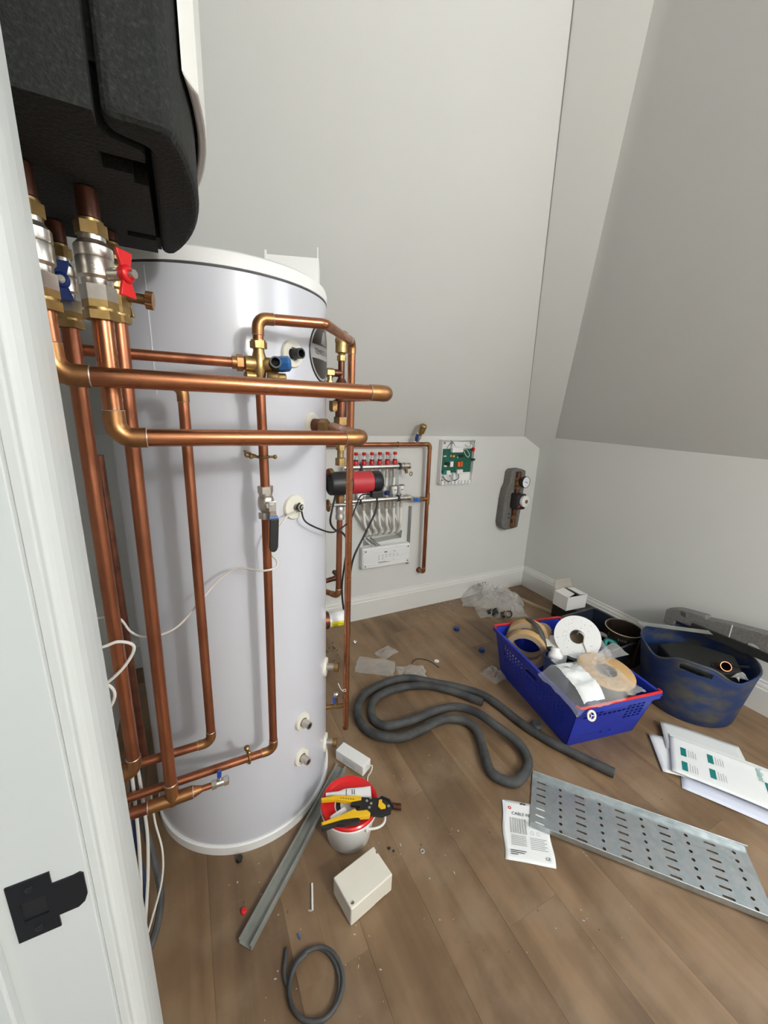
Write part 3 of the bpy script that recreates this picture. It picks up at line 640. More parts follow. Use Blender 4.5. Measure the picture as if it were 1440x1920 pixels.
# ================================================================== PUMP LINE RIGHT OF THE CYLINDER
px, py = .524, 1.40
pl_ = thing('pump_riser', 'dark copper riser with tee and brass unions right of cylinder above pump', 'pipe', (px, py, 1.20))
build(MB().cyl((px, py, 1.375), (px, py, 1.50), .021, n=20).cyl((px, py, 1.50), (px, py, 1.515), .021, .013, n=20).cyl((px, py, 1.515), (px, py, 1.585), .0115, n=16), 'pipe', 'copper_dark', pl_)
build(MB().cyl((px, py, 1.533), (px-.03, py, 1.533), .013, n=16), 'branch', 'copper_dark', pl_); build(MB().cyl((px, py, 1.42), (px-.03, py, 1.43), .013, n=16), 'branch', 'copper_dark', pl_)
build(MB().hexn((px-.03, py, 1.533), (px-.055, py, 1.533), .016).cyl((px-.043, py, 1.533), (px-.043, py-.002, 1.502), .009, n=14).hexn((px-.043, py, 1.506), (px-.043, py, 1.488), .0125), 'angle_fitting', 'brass', pl_)
build(MB().hexn((px-.028, py, 1.438), (px-.028, py, 1.405), .017).cyl((px-.028, py, 1.405), (px-.028, py, 1.40), .013, n=16), 'plug_fitting', 'brass_dull', pl_)
build(MB().hexn((px, py, 1.355), (px, py, 1.382), .027).cyl((px, py, 1.335), (px, py, 1.355), .022, n=20), 'union', 'brass_dull', pl_)
build(MB().cyl((px, py, 1.29), (px, py, 1.335), .015, n=18).hexn((px, py, 1.262), (px, py, 1.285), .0185).cyl((px, py, 1.235), (px, py, 1.29), .0125, n=16).hexn((px, py, 1.205), (px, py, 1.232), .0205), 'lower_union', 'brass', pl_)
av = thing('air_vent', 'brass automatic air vent standing on the dark riser', 'air vent', (px, py, 1.575))
build(MB().hexn((px, py, 1.575), (px, py, 1.592), .0165).lathe([(.010, 0), (.012, .008), (.0215, .012), (.0215, .045), (.0235, .046), (.0235, .056), (.021, .058), (.021, .078), (.017, .082), (0, .082)], (px, py, 1.590), n=28), 'body', 'brass', av)
pump = thing('circulation_pump', 'black and red circulation pump lying sideways in its pipe line', 'pump', (px, py, 1.05))
build(MB().lathe([(.030, -.045), (.036, -.052), (.043, -.046), (.045, -.025), (.045, .036), (.040, .036)], (px, py-.01, 1.137), (1, 0, 0), 40), 'volute_cover', 'black', pump, bevel=.003)
build(MB().lathe([(.040, .034), (.0435, .036), (.0435, .122), (.040, .124)], (px, py-.01, 1.137), (1, 0, 0), 40), 'motor', 'pump_red', pump)
build(MB().lathe([(.041, .122), (.043, .124), (.0425, .158), (.038, .164), (0, .165)], (px, py-.01, 1.137), (1, 0, 0), 40), 'control_head', 'dark_metal', pump)
build(MB().bx(px+.11, px+.158, py-.06, py-.03, 1.082, 1.108), 'terminal_box', 'black', pump, bevel=.003)
dn = run('copper_pipe', 'narrow copper pipe below pump bending back to the cylinder', [(px, py, 1.09), (px-.003, py, .665), (px-.055, py+.06, .672)], .0115, .016, 'copper')
build(MB().hexn((px, py, 1.060), (px, py, 1.088), .0185), 'pump_union', 'brass_dull', dn)
run('copper_pipe', 'short dark copper stub between cylinder and wall behind pump pipe', [(.44, 1.47, .70), (.56, 1.50, .70), (.56, 1.56, .70)], .0105, .016, 'copper_dark', em='copper_dark', solder=False)
gv = thing('gate_valve', 'brass balancing valve with small round handwheel left of pump pipe', 'valve', (px, py, .99))
build(MB().lathe([(.012, 0), (.017, .004), (.017, .020), (.0145, .026), (.0165, .034), (.0165, .052), (.012, .058)], (px, py, .990), n=20), 'body', 'nickel', gv)
build(MB().cyl((px-.05, py-.02, 1.057), (px-.012, py-.02, 1.057), .006, n=12).cyl((px-.012, py-.02, 1.057), (px+.05, py-.02, 1.053), .0075, n=12), 'stem', 'steel_grey', gv)
build(MB().ring((px-.055, py-.02, 1.057), (1, 0, 0), .020, .0042, 24, 8).cyl((px-.058, py-.02, 1.057), (px-.05, py-.02, 1.057), .008, n=12).box((px-.055, py-.02, 1.057), (.004, .036, .005)).box((px-.055, py-.02, 1.057), (.004, .005, .036)), 'handwheel', 'elbow', gv)
st = build(MB().cyl((.437, 1.36, 1.176), (.475, 1.40, 1.176), .014, n=16), 'pipe', 'copper_dark'); tag(st, 'dark copper stub between cylinder edge and black pump', 'pipe')
un = MB().hexn((.475, 1.40, 1.176), (.492, 1.405, 1.176), .018)
o = build(un, 'union', 'brass_dull'); setpar(o, st)
# union on lower long pipe at the boss
uc = thing('boss_union', 'corroded brass union where lower long pipe meets the cylinder boss', 'fitting', tp(-48.5, 1.35, .33))
build(MB().cyl(tp(-48.5, 1.364, TR+.008), tp(-48.5, 1.364, TR+.03), .0195, n=20), 'tail', 'copper_dark', uc)
build(MB().hexn(tp(-48.5, 1.364, TR+.03), tp(-48.5, 1.364, TR+.05), .021), 'nut', 'brass_dull', uc)
# drain tap at the foot of right hand riser
dt = thing('drain_tap', 'brass drain tap with blue lever beside foot of right riser', 'valve', (.45, 1.20, .28))
build(MB().tube([(.408, 1.243, .283), (.435, 1.235, .285), (.46, 1.218, .292), (.4835, 1.205, .300)], .0095, 12).cyl((.452, 1.222, .29), (.446, 1.212, .345), .006, n=12), 'body', 'brass_dull', dt)
build(MB().lathe([(.006, 0), (.009, .004), (.009, .014), (.005, .018), (0, .018)], (.446, 1.212, .345), (-.1, -.1, 1), 14), 'spindle', 'chrome', dt)
build(MB().box((.434, 1.20, .338), (.012, .006, .026)), 'lever', 'blue_handle', dt, bevel=.001)

# ================================================================== CABLES ON THE CYLINDER
def cable(name, label, pts, r, m, n=8):
    o = build(MB().tube(spline(pts, n), r, 8), name, m); return tag(o, label, 'cable')
cable('sensor_cable', 'thin white sensor cable looping from cylinder pocket behind risers to left', [tp(-64.5, 1.128, TR+.012), (.232, 1.01, 1.135), (.205, .985, 1.115), (.180, .992, 1.085), (.176, .975, 1.055), (.188, .950, 1.035), (.182, .942, 1.022), (.150, .943, 1.018), (.10, .985, 1.015), (.055, .995, .99), (.01, .99, .945), (-.05, .975, .89), (-.11, .985, .872), (-.145, 1.00, .885), (-.17, 1.0, .93), (-.23, .985, .94), (-.30, .98, .93)], .0026, 'cable_white')
cable('sensor_cable', 'thin black sensor cable sagging from cylinder pocket to the pump', [tp(-61.5, 1.130, TR+.018), (.288, 1.045, 1.105), (.33, 1.06, 1.075), (.385, 1.10, 1.045), (.44, 1.17, 1.03), (.50, 1.23, 1.04), (.545, 1.29, 1.07), (.60, 1.37, 1.09), (.652, 1.385, 1.088)], .0026, 'black')
cable('pump_cable', 'black pump cable hanging behind right riser down to skirting', [(.662, 1.36, 1.085), (.655, 1.35, 1.03), (.60, 1.34, .93), (.555, 1.33, .85), (.545, 1.34, .75), (.548, 1.36, .62), (.552, 1.38, .50)], .0042, 'black')
cable('pump_cable', 'black cable loop hanging from left side of the pump', [(.495, 1.37, 1.098), (.475, 1.35, 1.05), (.468, 1.35, 1.00), (.49, 1.36, .965), (.525, 1.365, .945), (.545, 1.37, .90), (.542, 1.39, .80), (.536, 1.40, .70), (.545, 1.40, .60), (.56, 1.40, .54)], .0040, 'black')
for lab, pts in (('white cable loop sticking out around the left thick riser', [(-.26, .90, .93), (-.19, .895, .92), (-.155, .895, .925), (-.130, .90, .905), (-.145, .90, .87), (-.18, .90, .835), (-.25, .905, .79)]),
                 ('white cable curl below the loop beside the door frame', [(-.26, .91, .83), (-.215, .905, .835), (-.185, .905, .82), (-.178, .905, .79), (-.20, .905, .755), (-.26, .91, .72)])):
    cable('wall_cable', lab, pts, .0034, 'cable_white')
for i, (lab, m, r, pts) in enumerate((
    ('leftmost white cable of bundle dropping beside the cylinder foot', 'cable_white', .0042, [(-.205, .985, .62), (-.205, .975, .40), (-.206, .97, .24), (-.215, .95, .10), (-.235, .93, .012), (-.27, .88, .006)]),
    ('second white cable of the bundle beside the cylinder foot', 'cable_white', .0042, [(-.183, .99, .60), (-.186, .98, .40), (-.190, .965, .26), (-.200, .945, .12), (-.215, .915, .02), (-.25, .86, .006)]),
    ('third white cable of the bundle nearest to the cylinder foot', 'cable_white', .0042, [(-.175, 1.01, .60), (-.172, 1.0, .40), (-.172, .985, .27), (-.185, .955, .13), (-.205, .90, .02), (-.24, .84, .006)]),
    ('thin white wire curling out beside the cylinder base', 'cable_white', .0025, [(-.150, .985, .42), (-.148, .975, .33), (-.138, .955, .25), (-.145, .93, .18), (-.175, .90, .10), (-.205, .87, .03)]),
    ('thick black cable dropping behind the low copper pipes to the floor', 'black_rubber', .009, [(-.19, 1.03, .75), (-.185, 1.04, .5), (-.185, 1.02, .34), (-.165, .985, .20), (-.155, .945, .10), (-.185, .89, .025), (-.26, .82, .010)]),
    ('thinner black cable hanging in the corner behind the risers', 'black', .006, [(-.165, 1.06, .8), (-.17, 1.05, .5), (-.20, 1.02, .3), (-.215, .99, .15), (-.23, .94, .015), (-.28, .90, .007)]),
    ('green earth cable among the bundle behind low copper pipes', 'tub_blue', .004, [(-.195, 1.05, .7), (-.195, 1.04, .5), (-.20, 1.0, .3), (-.19, .97, .15), (-.21, .93, .02), (-.27, .86, .005)]))):
    cable('floor_cable', lab, pts, r, m)

# ================================================================== BACK WALL: PIPES AND MANIFOLD
yw = 2.19
wp = run('wall_pipe', 'copper pipe along knee wall top turning down and into wall by manifold', [(.62, yw, 1.203), (1.437, yw, 1.203), (1.455, yw, .300), (1.455, YB+.03, .295)], .0135, .022, 'copper')
build(MB().cyl((1.446, yw, .875), (1.447, yw, .800), .0152, n=18).cyl((1.446, yw, .838), (1.415, yw, .838), .0150, n=18), 'tee', 'elbow', wp)
build(MB().lathe([(.020, 0), (.020, .004), (.015, .008)], (1.455, YB, .295), (0, -1, 0), 20), 'wall_collar', 'copper_dark', wp)
for xx in (.80, 1.2): build(MB().ring((xx, yw, 1.203), (1, 0, 0), .0155, .003, 18, 8).cyl((xx, yw+.012, 1.203), (xx, YB, 1.203), .005, n=10), 'clip', 'brass_dull', wp)
vv = thing('bleed_valve', 'brass air vent with blue handle leaning off the wall pipe corner', 'air vent', (1.337, 2.185, 1.21))
vd = V((.06, -.50, 1)).normalized(); v0 = V((1.337, 2.186, 1.214))
build(MB().cyl(v0, v0+vd*.03, .0085, n=14).hexn(v0+vd*.028, v0+vd*.046, .015).cyl(v0+vd*.046, v0+vd*.06, .010, n=14), 'valve_body', 'nickel', vv)
build(MB().hexn(v0+vd*.058, v0+vd*.07, .014).lathe([(.012, .068), (.021, .075), (.021, .112), (.023, .113), (.023, .122), (.018, .128), (0, .128)], v0, vd, 24), 'vent_body', 'brass', vv)
bh = MB(); butterfly(bh, v0+vd*.036+V((-.020, -.006, 0)), (-1, -.3, 0), (0, -.3, 1), .022, .016)
build(bh, 'handle', 'blue_handle', vv)
mf = thing('heating_manifold', 'underfloor heating manifold with two rails, red flow meters and white pipe loops', 'manifold', (1.07, yw, .55))
ZT2, ZB2 = 1.067, .857
def rail(z, x0, x1, nm):
    mb = MB().cyl((x0, yw, z), (x1, yw, z), .0165, n=24)
    return build(mb, nm, 'chrome', mf)
rt_ = rail(ZT2, .84, 1.245, 'upper_rail'); rb_ = rail(ZB2, .84, 1.275, 'lower_rail')
build(MB().lathe([(.0185, 0), (.0185, .012), (.0225, .014), (.0225, .024), (.018, .026), (.018, .05), (.021, .052), (.021, .062), (0, .062)], (1.232, yw, ZT2), (1, 0, 0), 20), 'rail_end', 'nickel', rt_)
build(MB().cyl((1.262, yw-.005, ZT2-.012), (1.262, yw-.02, ZT2-.045), .010, n=14).ring((1.288, yw-.03, ZT2-.048), (.3, -1, 0), .012, .003, 16, 8), 'drain_plug', 'brass_dull', rt_)
build(MB().lathe([(.0185, 0), (.0185, .02), (.0215, .022), (.0215, .036), (.016, .038), (.016, .05)], (1.262, yw, ZB2), (1, 0, 0), 20), 'rail_end', 'nickel', rb_)
for x_ in (.945, 1.215):
    for z in (ZT2, ZB2):
        build(MB().ring((x_, yw, z), (1, 0, 0), .0195, .0032, 24, 8).ring((x_+.008, yw, z), (1, 0, 0), .0195, .0025, 24, 8), 'bracket_ring', 'black_rubber', mf)
    build(MB().bx(x_-.012, x_+.014, yw+.02, YB, ZB2-.03, ZT2+.03), 'bracket', 'galv', mf)
for i in range(6):
    x_ = .918 + .053*i
    f = build(MB().lathe([(.010, .012), (.013, .018), (.0165, .020), (.0165, .034), (.013, .040), (.009, .042)], (x_, yw, ZT2), n=20), 'flow_meter', 'red', mf)
    build(MB().cyl((x_, yw, ZT2+.040), (x_, yw, ZT2+.046), .0135, n=18), 'meter_collar', 'black', f)
    build(MB().cyl((x_, yw, ZT2+.046), (x_, yw, ZT2+.075), .0085, n=16), 'meter_glass', 'glass_clear', f)
    build(MB().cyl((x_, yw, ZT2+.046), (x_, yw, ZT2+.074), .002, n=8), 'meter_pin', 'steel_grey', f)
    build(MB().lathe([(.011, 0), (.0125, .003), (.0125, .014), (.010, .017), (0, .017)], (x_, yw, ZT2+.073), n=14), 'meter_cap', 'red', f)
    build(MB().hexn((x_, yw, ZT2-.016), (x_, yw, ZT2-.026), .0105).cyl((x_, yw, ZT2-.026), (x_, yw, ZT2-.05), .0085, n=14).hexn((x_, yw, ZT2-.048), (x_, yw, ZT2-.068), .0125), 'outlet_nut', 'nickel', mf)
    sx = 1.05 + .044*i
    build(MB().tube(spline([(x_, yw, ZT2-.066), (x_, yw+.002, ZT2-.12), (x_+.004, yw+.028, .93), (x_+.01, yw+.030, .80), ((x_+sx)/2+.02, yw+.035, .68), (sx, YB-.012, .615), (sx, YB+.03, .592)], 6), .008, 12), 'loop_pipe', 'pex', mf)
for i in range(6):
    x_ = .977 + .053*i
    build(MB().hexn((x_, yw, ZB2+.014), (x_, yw, ZB2+.024), .011).cyl((x_, yw, ZB2+.024), (x_, yw, ZB2+.034), .009, n=14), 'actuator_stem', 'nickel', mf)
    if i == 3:
        build(MB().lathe([(.014, 0), (.0165, .002), (.0165, .022), (.013, .026), (0, .026)], (x_, yw, ZB2+.028), n=18), 'protective_cap', 'blue_cap', mf, label='dark blue protective cap')
    else:
        a = build(MB().lathe([(.012, 0), (.014, .003), (.0185, .010), (.0185, .052), (.0165, .056), (0, .056)], (x_, yw, ZB2+.030), n=24), 'actuator_head', 'white_plastic', mf)
        build(MB().lathe([(.0155, .050), (.0187, .052), (.0187, .055), (.0155, .0575)], (x_, yw, ZB2+.031), n=20), 'actuator_ring', 'steel_grey', a)
        build(MB().bx(x_-.010, x_+.004, yw-.0192, yw-.017, ZB2+.058, ZB2+.063), 'actuator_mark', 'ink', a)
        build(MB().bx(x_-.008, x_+.012, yw-.018, yw-.004, ZB2+.0865, ZB2+.089), 'position_tab', 'red', a)
    build(MB().hexn((x_, yw, ZB2-.016), (x_, yw, ZB2-.026), .0105).cyl((x_, yw, ZB2-.026), (x_, yw, ZB2-.042), .0085, n=14).hexn((x_, yw, ZB2-.040), (x_, yw, ZB2-.060), .0125), 'outlet_nut', 'nickel', mf)
    sx = 1.030 + .046*i
    build(MB().tube(spline([(x_, yw, ZB2-.058), (x_+.003, yw, ZB2-.10), ((x_*2+sx)/3, yw+.004, ZB2-.17), (sx, yw+.03, .648), (sx+.004, YB-.006, .608), (sx+.004, YB+.03, .588)], 6), .009, 12), 'loop_pipe', 'pex', mf)
tg = build(MB().cyl((.938, yw-.02, .897), (.938, yw-.035, .897), .021, n=28), 'thermometer', 'chrome', mf)
build(MB().cyl((.938, yw-.0352, .897), (.938, yw-.036, .897), .018, n=28), 'dial', 'gauge_face', tg)
build(MB().tube([(.930, yw-.0368, .888), (.946, yw-.0368, .906)], .0012, 6), 'needle', 'ink', tg)
build(MB().cyl((.938, yw, .87), (.938, yw-.01, .897), .008, n=12), 'thermometer_stem', 'nickel', tg)
mvv = thing('manifold_valve', 'brass and chrome isolating valve with bright blue handle beside manifold', 'valve', (1.36, yw, .838))
build(MB().hexn((1.312, yw, .848), (1.330, yw, .846), .0165).cyl((1.330, yw, .846), (1.37, yw, .842), .0145, n=18).hexn((1.368, yw, .842), (1.384, yw, .840), .0155), 'body', 'nickel', mvv)
build(MB().hexn((1.384, yw, .840), (1.402, yw, .838), .0165).cyl((1.402, yw, .838), (1.416, yw, .838), .0145, n=16), 'union_nut', 'elbow', mvv)
bh = MB(); butterfly(bh, V((1.352, yw-.022, .842)), (0, -1, 0), (1, 0, -.1), .022, .018)
build(bh, 'handle', 'blue_light', mvv)
# dark conduit strip and wiring centre
cd = MB(); 
cd.prism([(-.009, 0), (.009, 0), (.009, .014), (-.009, .014)], (1.352, YB, .36), (1, 0, 0), (0, -1, 0), (.0, 0, .42))
for k in range(40): cd.bx(1.3425, 1.352, YB-.0155, YB-.012, .365+k*.0103, .370+k*.0103)
tag(build(cd, 'conduit_strip', 'steel_grey'), 'grey ribbed conduit running down the wall beside wiring centre', 'conduit')
wc = thing('wiring_centre', 'long white ribbed wiring centre box under the manifold', 'control box', (1.165, YB, .38))
x0, x1, z0, z1, yf = .985, 1.345, .385, .528, YB-.05
build(MB().bx(x0, x1, yf+.004, YB, z0, z1), 'back_box', 'white_plastic', wc, bevel=.006)
rb2 = MB()
for k in range(9): rb2.bx(x0+.006, x1-.006, yf, yf+.006, z0+.006+k*.0149, z0+.006+k*.0149+.0134)
build(rb2, 'ribbed_cover', 'white_plastic', wc, bevel=.0012)
for x_, z in ((x0+.022, z0+.02), (x0+.022, z1-.02), (x1-.018, z0+.02), (x1-.018, z1-.02)):
    s = build(MB().bx(x_-.014, x_+.014, yf-.002, yf+.004, z-.014, z+.014), 'screw_pad', 'white_plastic', wc, bevel=.003)
    build(MB().lathe([(.007, 0), (.007, .0005), (.002, .001)], (x_, yf-.002, z), (0, -1, 0), 14).box((x_, yf-.0032, z), (.011, .0006, .002)), 'screw', 'steel_grey', s)
ink = MB()
for k in range(6):
    xx = 1.10 + k*.028
    for q in range(2 if k > 1 else 3): ink.bx(xx, xx+.009, yf-.0008, yf-.0002, .466-q*.012, .4685-q*.012)
ink.bx(1.145, 1.165, yf-.001, yf-.0002, .486, .492).bx(1.215, 1.228, yf-.001, yf-.0002, .487, .490).bx(1.10, 1.16, yf-.001, yf-.0002, .421, .4235).bx(1.10, 1.19, yf-.001, yf-.0002, .415, .4168)
build(ink, 'printed_legend', 'ink', wc)
build(text_mb('CE', .009, (1.215, yf-.0006, .428), (1, 0, 0), (0, 0, 1), lift=.0004), 'print_mark', 'ink', wc)
for k, (a, b) in enumerate(((1.02, 1.075), (1.045, 1.10), (1.075, 1.12))):
    cable('wiring_cable', ('white', 'first grey', 'second grey')[k] + ' cable from wall slot into the wiring centre', [(a, YB+.03, .572), (a+.01, YB-.008, .566), ((a+b)/2, YB-.022, .550), (b, YB-.020, .531), (b, YB-.02, .520)], .0042, 'cable_white' if k == 0 else 'steel_grey')

# ================================================================== OPEN CONTROL BOX WITH CIRCUIT BOARD
pc = thing('control_enclosure', 'open white enclosure with green circuit board on knee wall', 'control box', (1.70, YB, .925))
x0, x1, z0, z1 = 1.555, 1.842, .925, 1.228; yb, yf = YB, YB-.045
tr = MB().bx(x0, x1, yb-.004, yb, z0, z1).bx(x0, x0+.004, yf, yb, z0, z1).bx(x1-.004, x1, yf+.012, yb, z0, z1).bx(x0, x1, yf, yb, z1-.004, z1).bx(x0, x1, yf+.008, yb, z0, z0+.004)
build(tr, 'tray', 'white_plastic', pc, bevel=.0015)
tb = MB()
for k in range(9): tb.bx(x0+.02+k*.029, x0+.04+k*.029, yf+.008, yf+.014, z0-.004, z0+.02)
build(tb, 'gland_tabs', 'white_plastic', pc)
for sx, sz in ((x0+.018, z1-.02), (x1-.02, z1-.02), (x0+.016, z0+.03)):
    p = build(MB().cyl((sx, yb-.004, sz), (sx, yf+.004, sz), .010, n=16), 'corner_post', 'white_plastic', pc)
    build(MB().cyl((sx, yf+.0035, sz), (sx, yf+.003, sz), .006, n=14), 'screw_hole', 'ink', p)
bd = build(MB().bx(x0+.022, x1-.012, yb-.016, yb-.013, z0+.075, z1-.062), 'circuit_board', 'pcb', pc)
def comp(n, m, xa, xb, za, zb, d, bev=.001): return build(MB().bx(x0+xa, x0+xb, yb-.016-d, yb-.016, z0+za, z0+zb), n, m, bd, bevel=bev)
comp('transformer', 'white_plastic', .088, .178, .218, .252, .024); comp('relay', 'orange', .148, .168, .118, .152, .018); comp('relay', 'orange', .174, .189, .118, .152, .018)
comp('relay', 'white_plastic', .086, .112, .118, .155, .014); comp('connector', 'white_plastic', .150, .198, .066, .096, .016); comp('connector', 'white_plastic', .06, .09, .066, .092, .016)
comp('terminal_block', 'teal', .034, .06, .066, .092, .014); comp('fuse', 'black', .05, .084, .128, .150, .012); comp('connector', 'white_plastic', .040, .062, .118, .130, .008); comp('connector', 'white_plastic', .030, .052, .188, .196, .008)
comp('inductor', 'brass_dull', .098, .126, .178, .202, .012, .004); comp('coil_core', 'label_yellow', .106, .117, .186, .196, .014); comp('capacitor', 'nickel', .082, .094, .184, .200, .012); comp('chip', 'black', .16, .20, .18, .20, .005)
build(MB().sph((x0+.152, yb-.019, z0+.182), .0032, 10), 'status_led', 'led', bd)
build(MB().bx(x1-.020, x1-.006, yf+.004, yb-.018, z0+.225, z0+.25), 'reset_button', 'red', pc, bevel=.003)
build(MB().cyl((x1-.02, yf+.016, z0+.165), (x1+.006, yf+.014, z0+.165), .008, n=14), 'rotary_shaft', 'black', pc)
def wire(m, pts, r=.002, nm='wire'): build(MB().tube(spline(pts, 6), r, 6), nm, m, pc)
wire('ink', [(x0+.05, yf+.02, z0+.245), (x0+.06, yf+.005, z0+.275), (x0+.085, yf+.003, z0+.285), (x0+.105, yf+.006, z0+.262)])
wire('cable_white', [(x0+.178, yf+.01, z0+.24), (x0+.205, yf, z0+.235), (x0+.23, yf-.002, z0+.205), (x0+.222, yf, z0+.185), (x0+.20, yf, z0+.20), (x0+.182, yf+.005, z0+.232)], .0022)
wire('ink', [(x0+.03, yf+.02, z0+.055), (x0+.045, yf, z0+.030), (x0+.075, yf-.002, z0+.018), (x0+.095, yf+.01, z0+.035), (x0+.09, yf+.02, z0+.06)], .0032)
wire('cable_white', [(x0+.035, yf+.02, z0+.06), (x0+.05, yf-.004, z0+.038), (x0+.08, yf-.005, z0+.028), (x0+.088, yf+.01, z0+.05)], .0035)
wire('ink', [(x0+.165, yf+.02, z0+.066), (x0+.163, yf+.01, z0+.04), (x0+.145, yf+.008, z0+.026), (x0+.115, yf+.012, z0+.022)], .003)
wire('steel_grey', [(x0+.20, yf+.02, z0+.27), (x0+.21, yf+.008, z0+.258), (x0+.235, yf+.006, z0+.255), (x0+.238, yf+.01, z0+.28)], .002)
build(MB().bx(x0+.09, x0+.094, yf+.014, yb-.004, z0+.255, z1-.006).bx(x0+.12, x0+.123, yf+.014, yb-.004, z0+.006, z0+.07), 'divider', 'white_plastic', pc)

# ================================================================== PUMP STATION (mixing set in grey foam shell)
ps = thing('pump_station', 'mixing pump set in grey foam half shell beside wall corner', 'pump', (2.23, YB, .54))
sh = [(2.135, .60), (2.15, .56), (2.185, .540), (2.25, .542), (2.31, .55), (2.32, .70), (2.325, .85), (2.322, 1.0), (2.27, 1.015), (2.19, 1.012), (2.175, .99), (2.17, .90), (2.15, .86), (2.14, .78)]
so = build(MB().prism(sh, (0, YB-.075, 0), (1, 0, 0), (0, 0, 1), (0, .075, 0)), 'foam_shell', 'station_shell', ps, bevel=.012, seg=3)
build(MB().cyl((2.238, YB-.085, .565), (2.238, YB-.085, .995), .019, n=20), 'pipe', 'copper_dark', ps)
for a, b, r in ((.57, .60, .025), (.63, .66, .024), (.865, .885, .023), (.93, .955, .024)): build(MB().hexn((2.238, YB-.085, a), (2.238, YB-.085, b), r), 'union_nut', 'brass_dull', ps)
build(MB().cyl((2.238, YB-.085, .895), (2.238, YB-.085, .925), .0225, n=20), 'copper_collar', 'elbow', ps)
build(MB().bx(2.195, 2.285, YB-.15, YB-.06, .715, .835), 'pump_body', 'black', ps, bevel=.014, seg=3)
g1 = build(MB().lathe([(.012, 0), (.012, .03), (.042, .034), (.044, .038), (.044, .056), (.040, .058), (.040, .054)], (2.243, YB-.10, .925), (.10, -1, .05), 32), 'thermometer', 'dark_metal', ps)
gd = V((.10, -1, .05)).normalized()
build(MB().cyl(V((2.243, YB-.10, .925))+gd*.052, V((2.243, YB-.10, .925))+gd*.055, .040, n=32), 'dial', 'gauge_face', g1)
build(MB().tube([V((2.243, YB-.10, .925))+gd*.0562+V((-.014, 0, .004)), V((2.243, YB-.10, .925))+gd*.0562+V((.016, 0, -.004))], .002, 6), 'needle', 'blue_handle', g1)
g2 = build(MB().lathe([(.030, 0), (.042, .004), (.043, .010), (.043, .026), (.036, .030), (0, .030)], (2.252, YB-.145, .783), (.10, -1, .05), 32), 'mixing_knob', 'tank_cap', ps)
build(MB().lathe([(.014, 0), (.014, .004), (0, .004)], V((2.252, YB-.145, .783))+gd*.030, gd, 20), 'knob_centre', 'brass_dull', g2)
build(MB().lathe([(.008, 0), (.009, .004), (0, .004)], (2.215, YB-.149, .745), (0, -1, 0), 16), 'red_mark', 'red', ps)
for z in (.64, .67): build(MB().cyl((2.195, YB-.074, z), (2.195, YB-.078, z), .007, n=12), 'shell_hole', 'black', ps)

# ================================================================== FLOOR: FOAM PIPE INSULATION
hp_ = [(1.233, 1.244), (1.139, 1.372), (1.05, 1.455), (.972, 1.490), (.88, 1.505), (.801, 1.500), (.735, 1.470), (.695, 1.410), (.690, 1.350), (.725, 1.305), (.818, 1.288), (.986, 1.292), (1.082, 1.258), (1.133, 1.178), (1.16, 1.084), (1.199, .974), (1.178, .894), (1.1, .851), (1.043, .851), (1.001, .916), (1.035, 1.0), (1.085, 1.106), (1.075, 1.175), (1.015, 1.222), (.945, 1.232), (.829, 1.218), (.742, 1.225), (.659, 1.279), (.627, 1.354), (.639, 1.444), (.698, 1.522), (.796, 1.560), (.902, 1.571), (.997, 1.545), (1.105, 1.452), (1.165, 1.403), (1.262, 1.295), (1.292, 1.194), (1.307, 1.071), (1.335, .964), (1.388, .842), (1.46, .706)]
zz = []
for i, (a, b) in enumerate(hp_):
    z = .020
    if i in (13, 14): z = .050
    if i in (12, 15): z = .034
    zz.append((a, b, z))
hpath = spline(zz, 6)
hose = thing('pipe_insulation', 'long black foam pipe insulation looped across the floor', 'pipe insulation', (1.0, 1.2, 0))
build(MB().tube(hpath, .0195, 14), 'foam_tube', 'foam_tube', hose)
for p, q in ((hpath[0], hpath[1]), (hpath[-1], hpath[-2])):
    d = (p-q).normalized()
    build(MB().lathe([(0, 0), (.011, 0)], p + d*.0006, d, 16), 'tube_bore', 'black', hose)

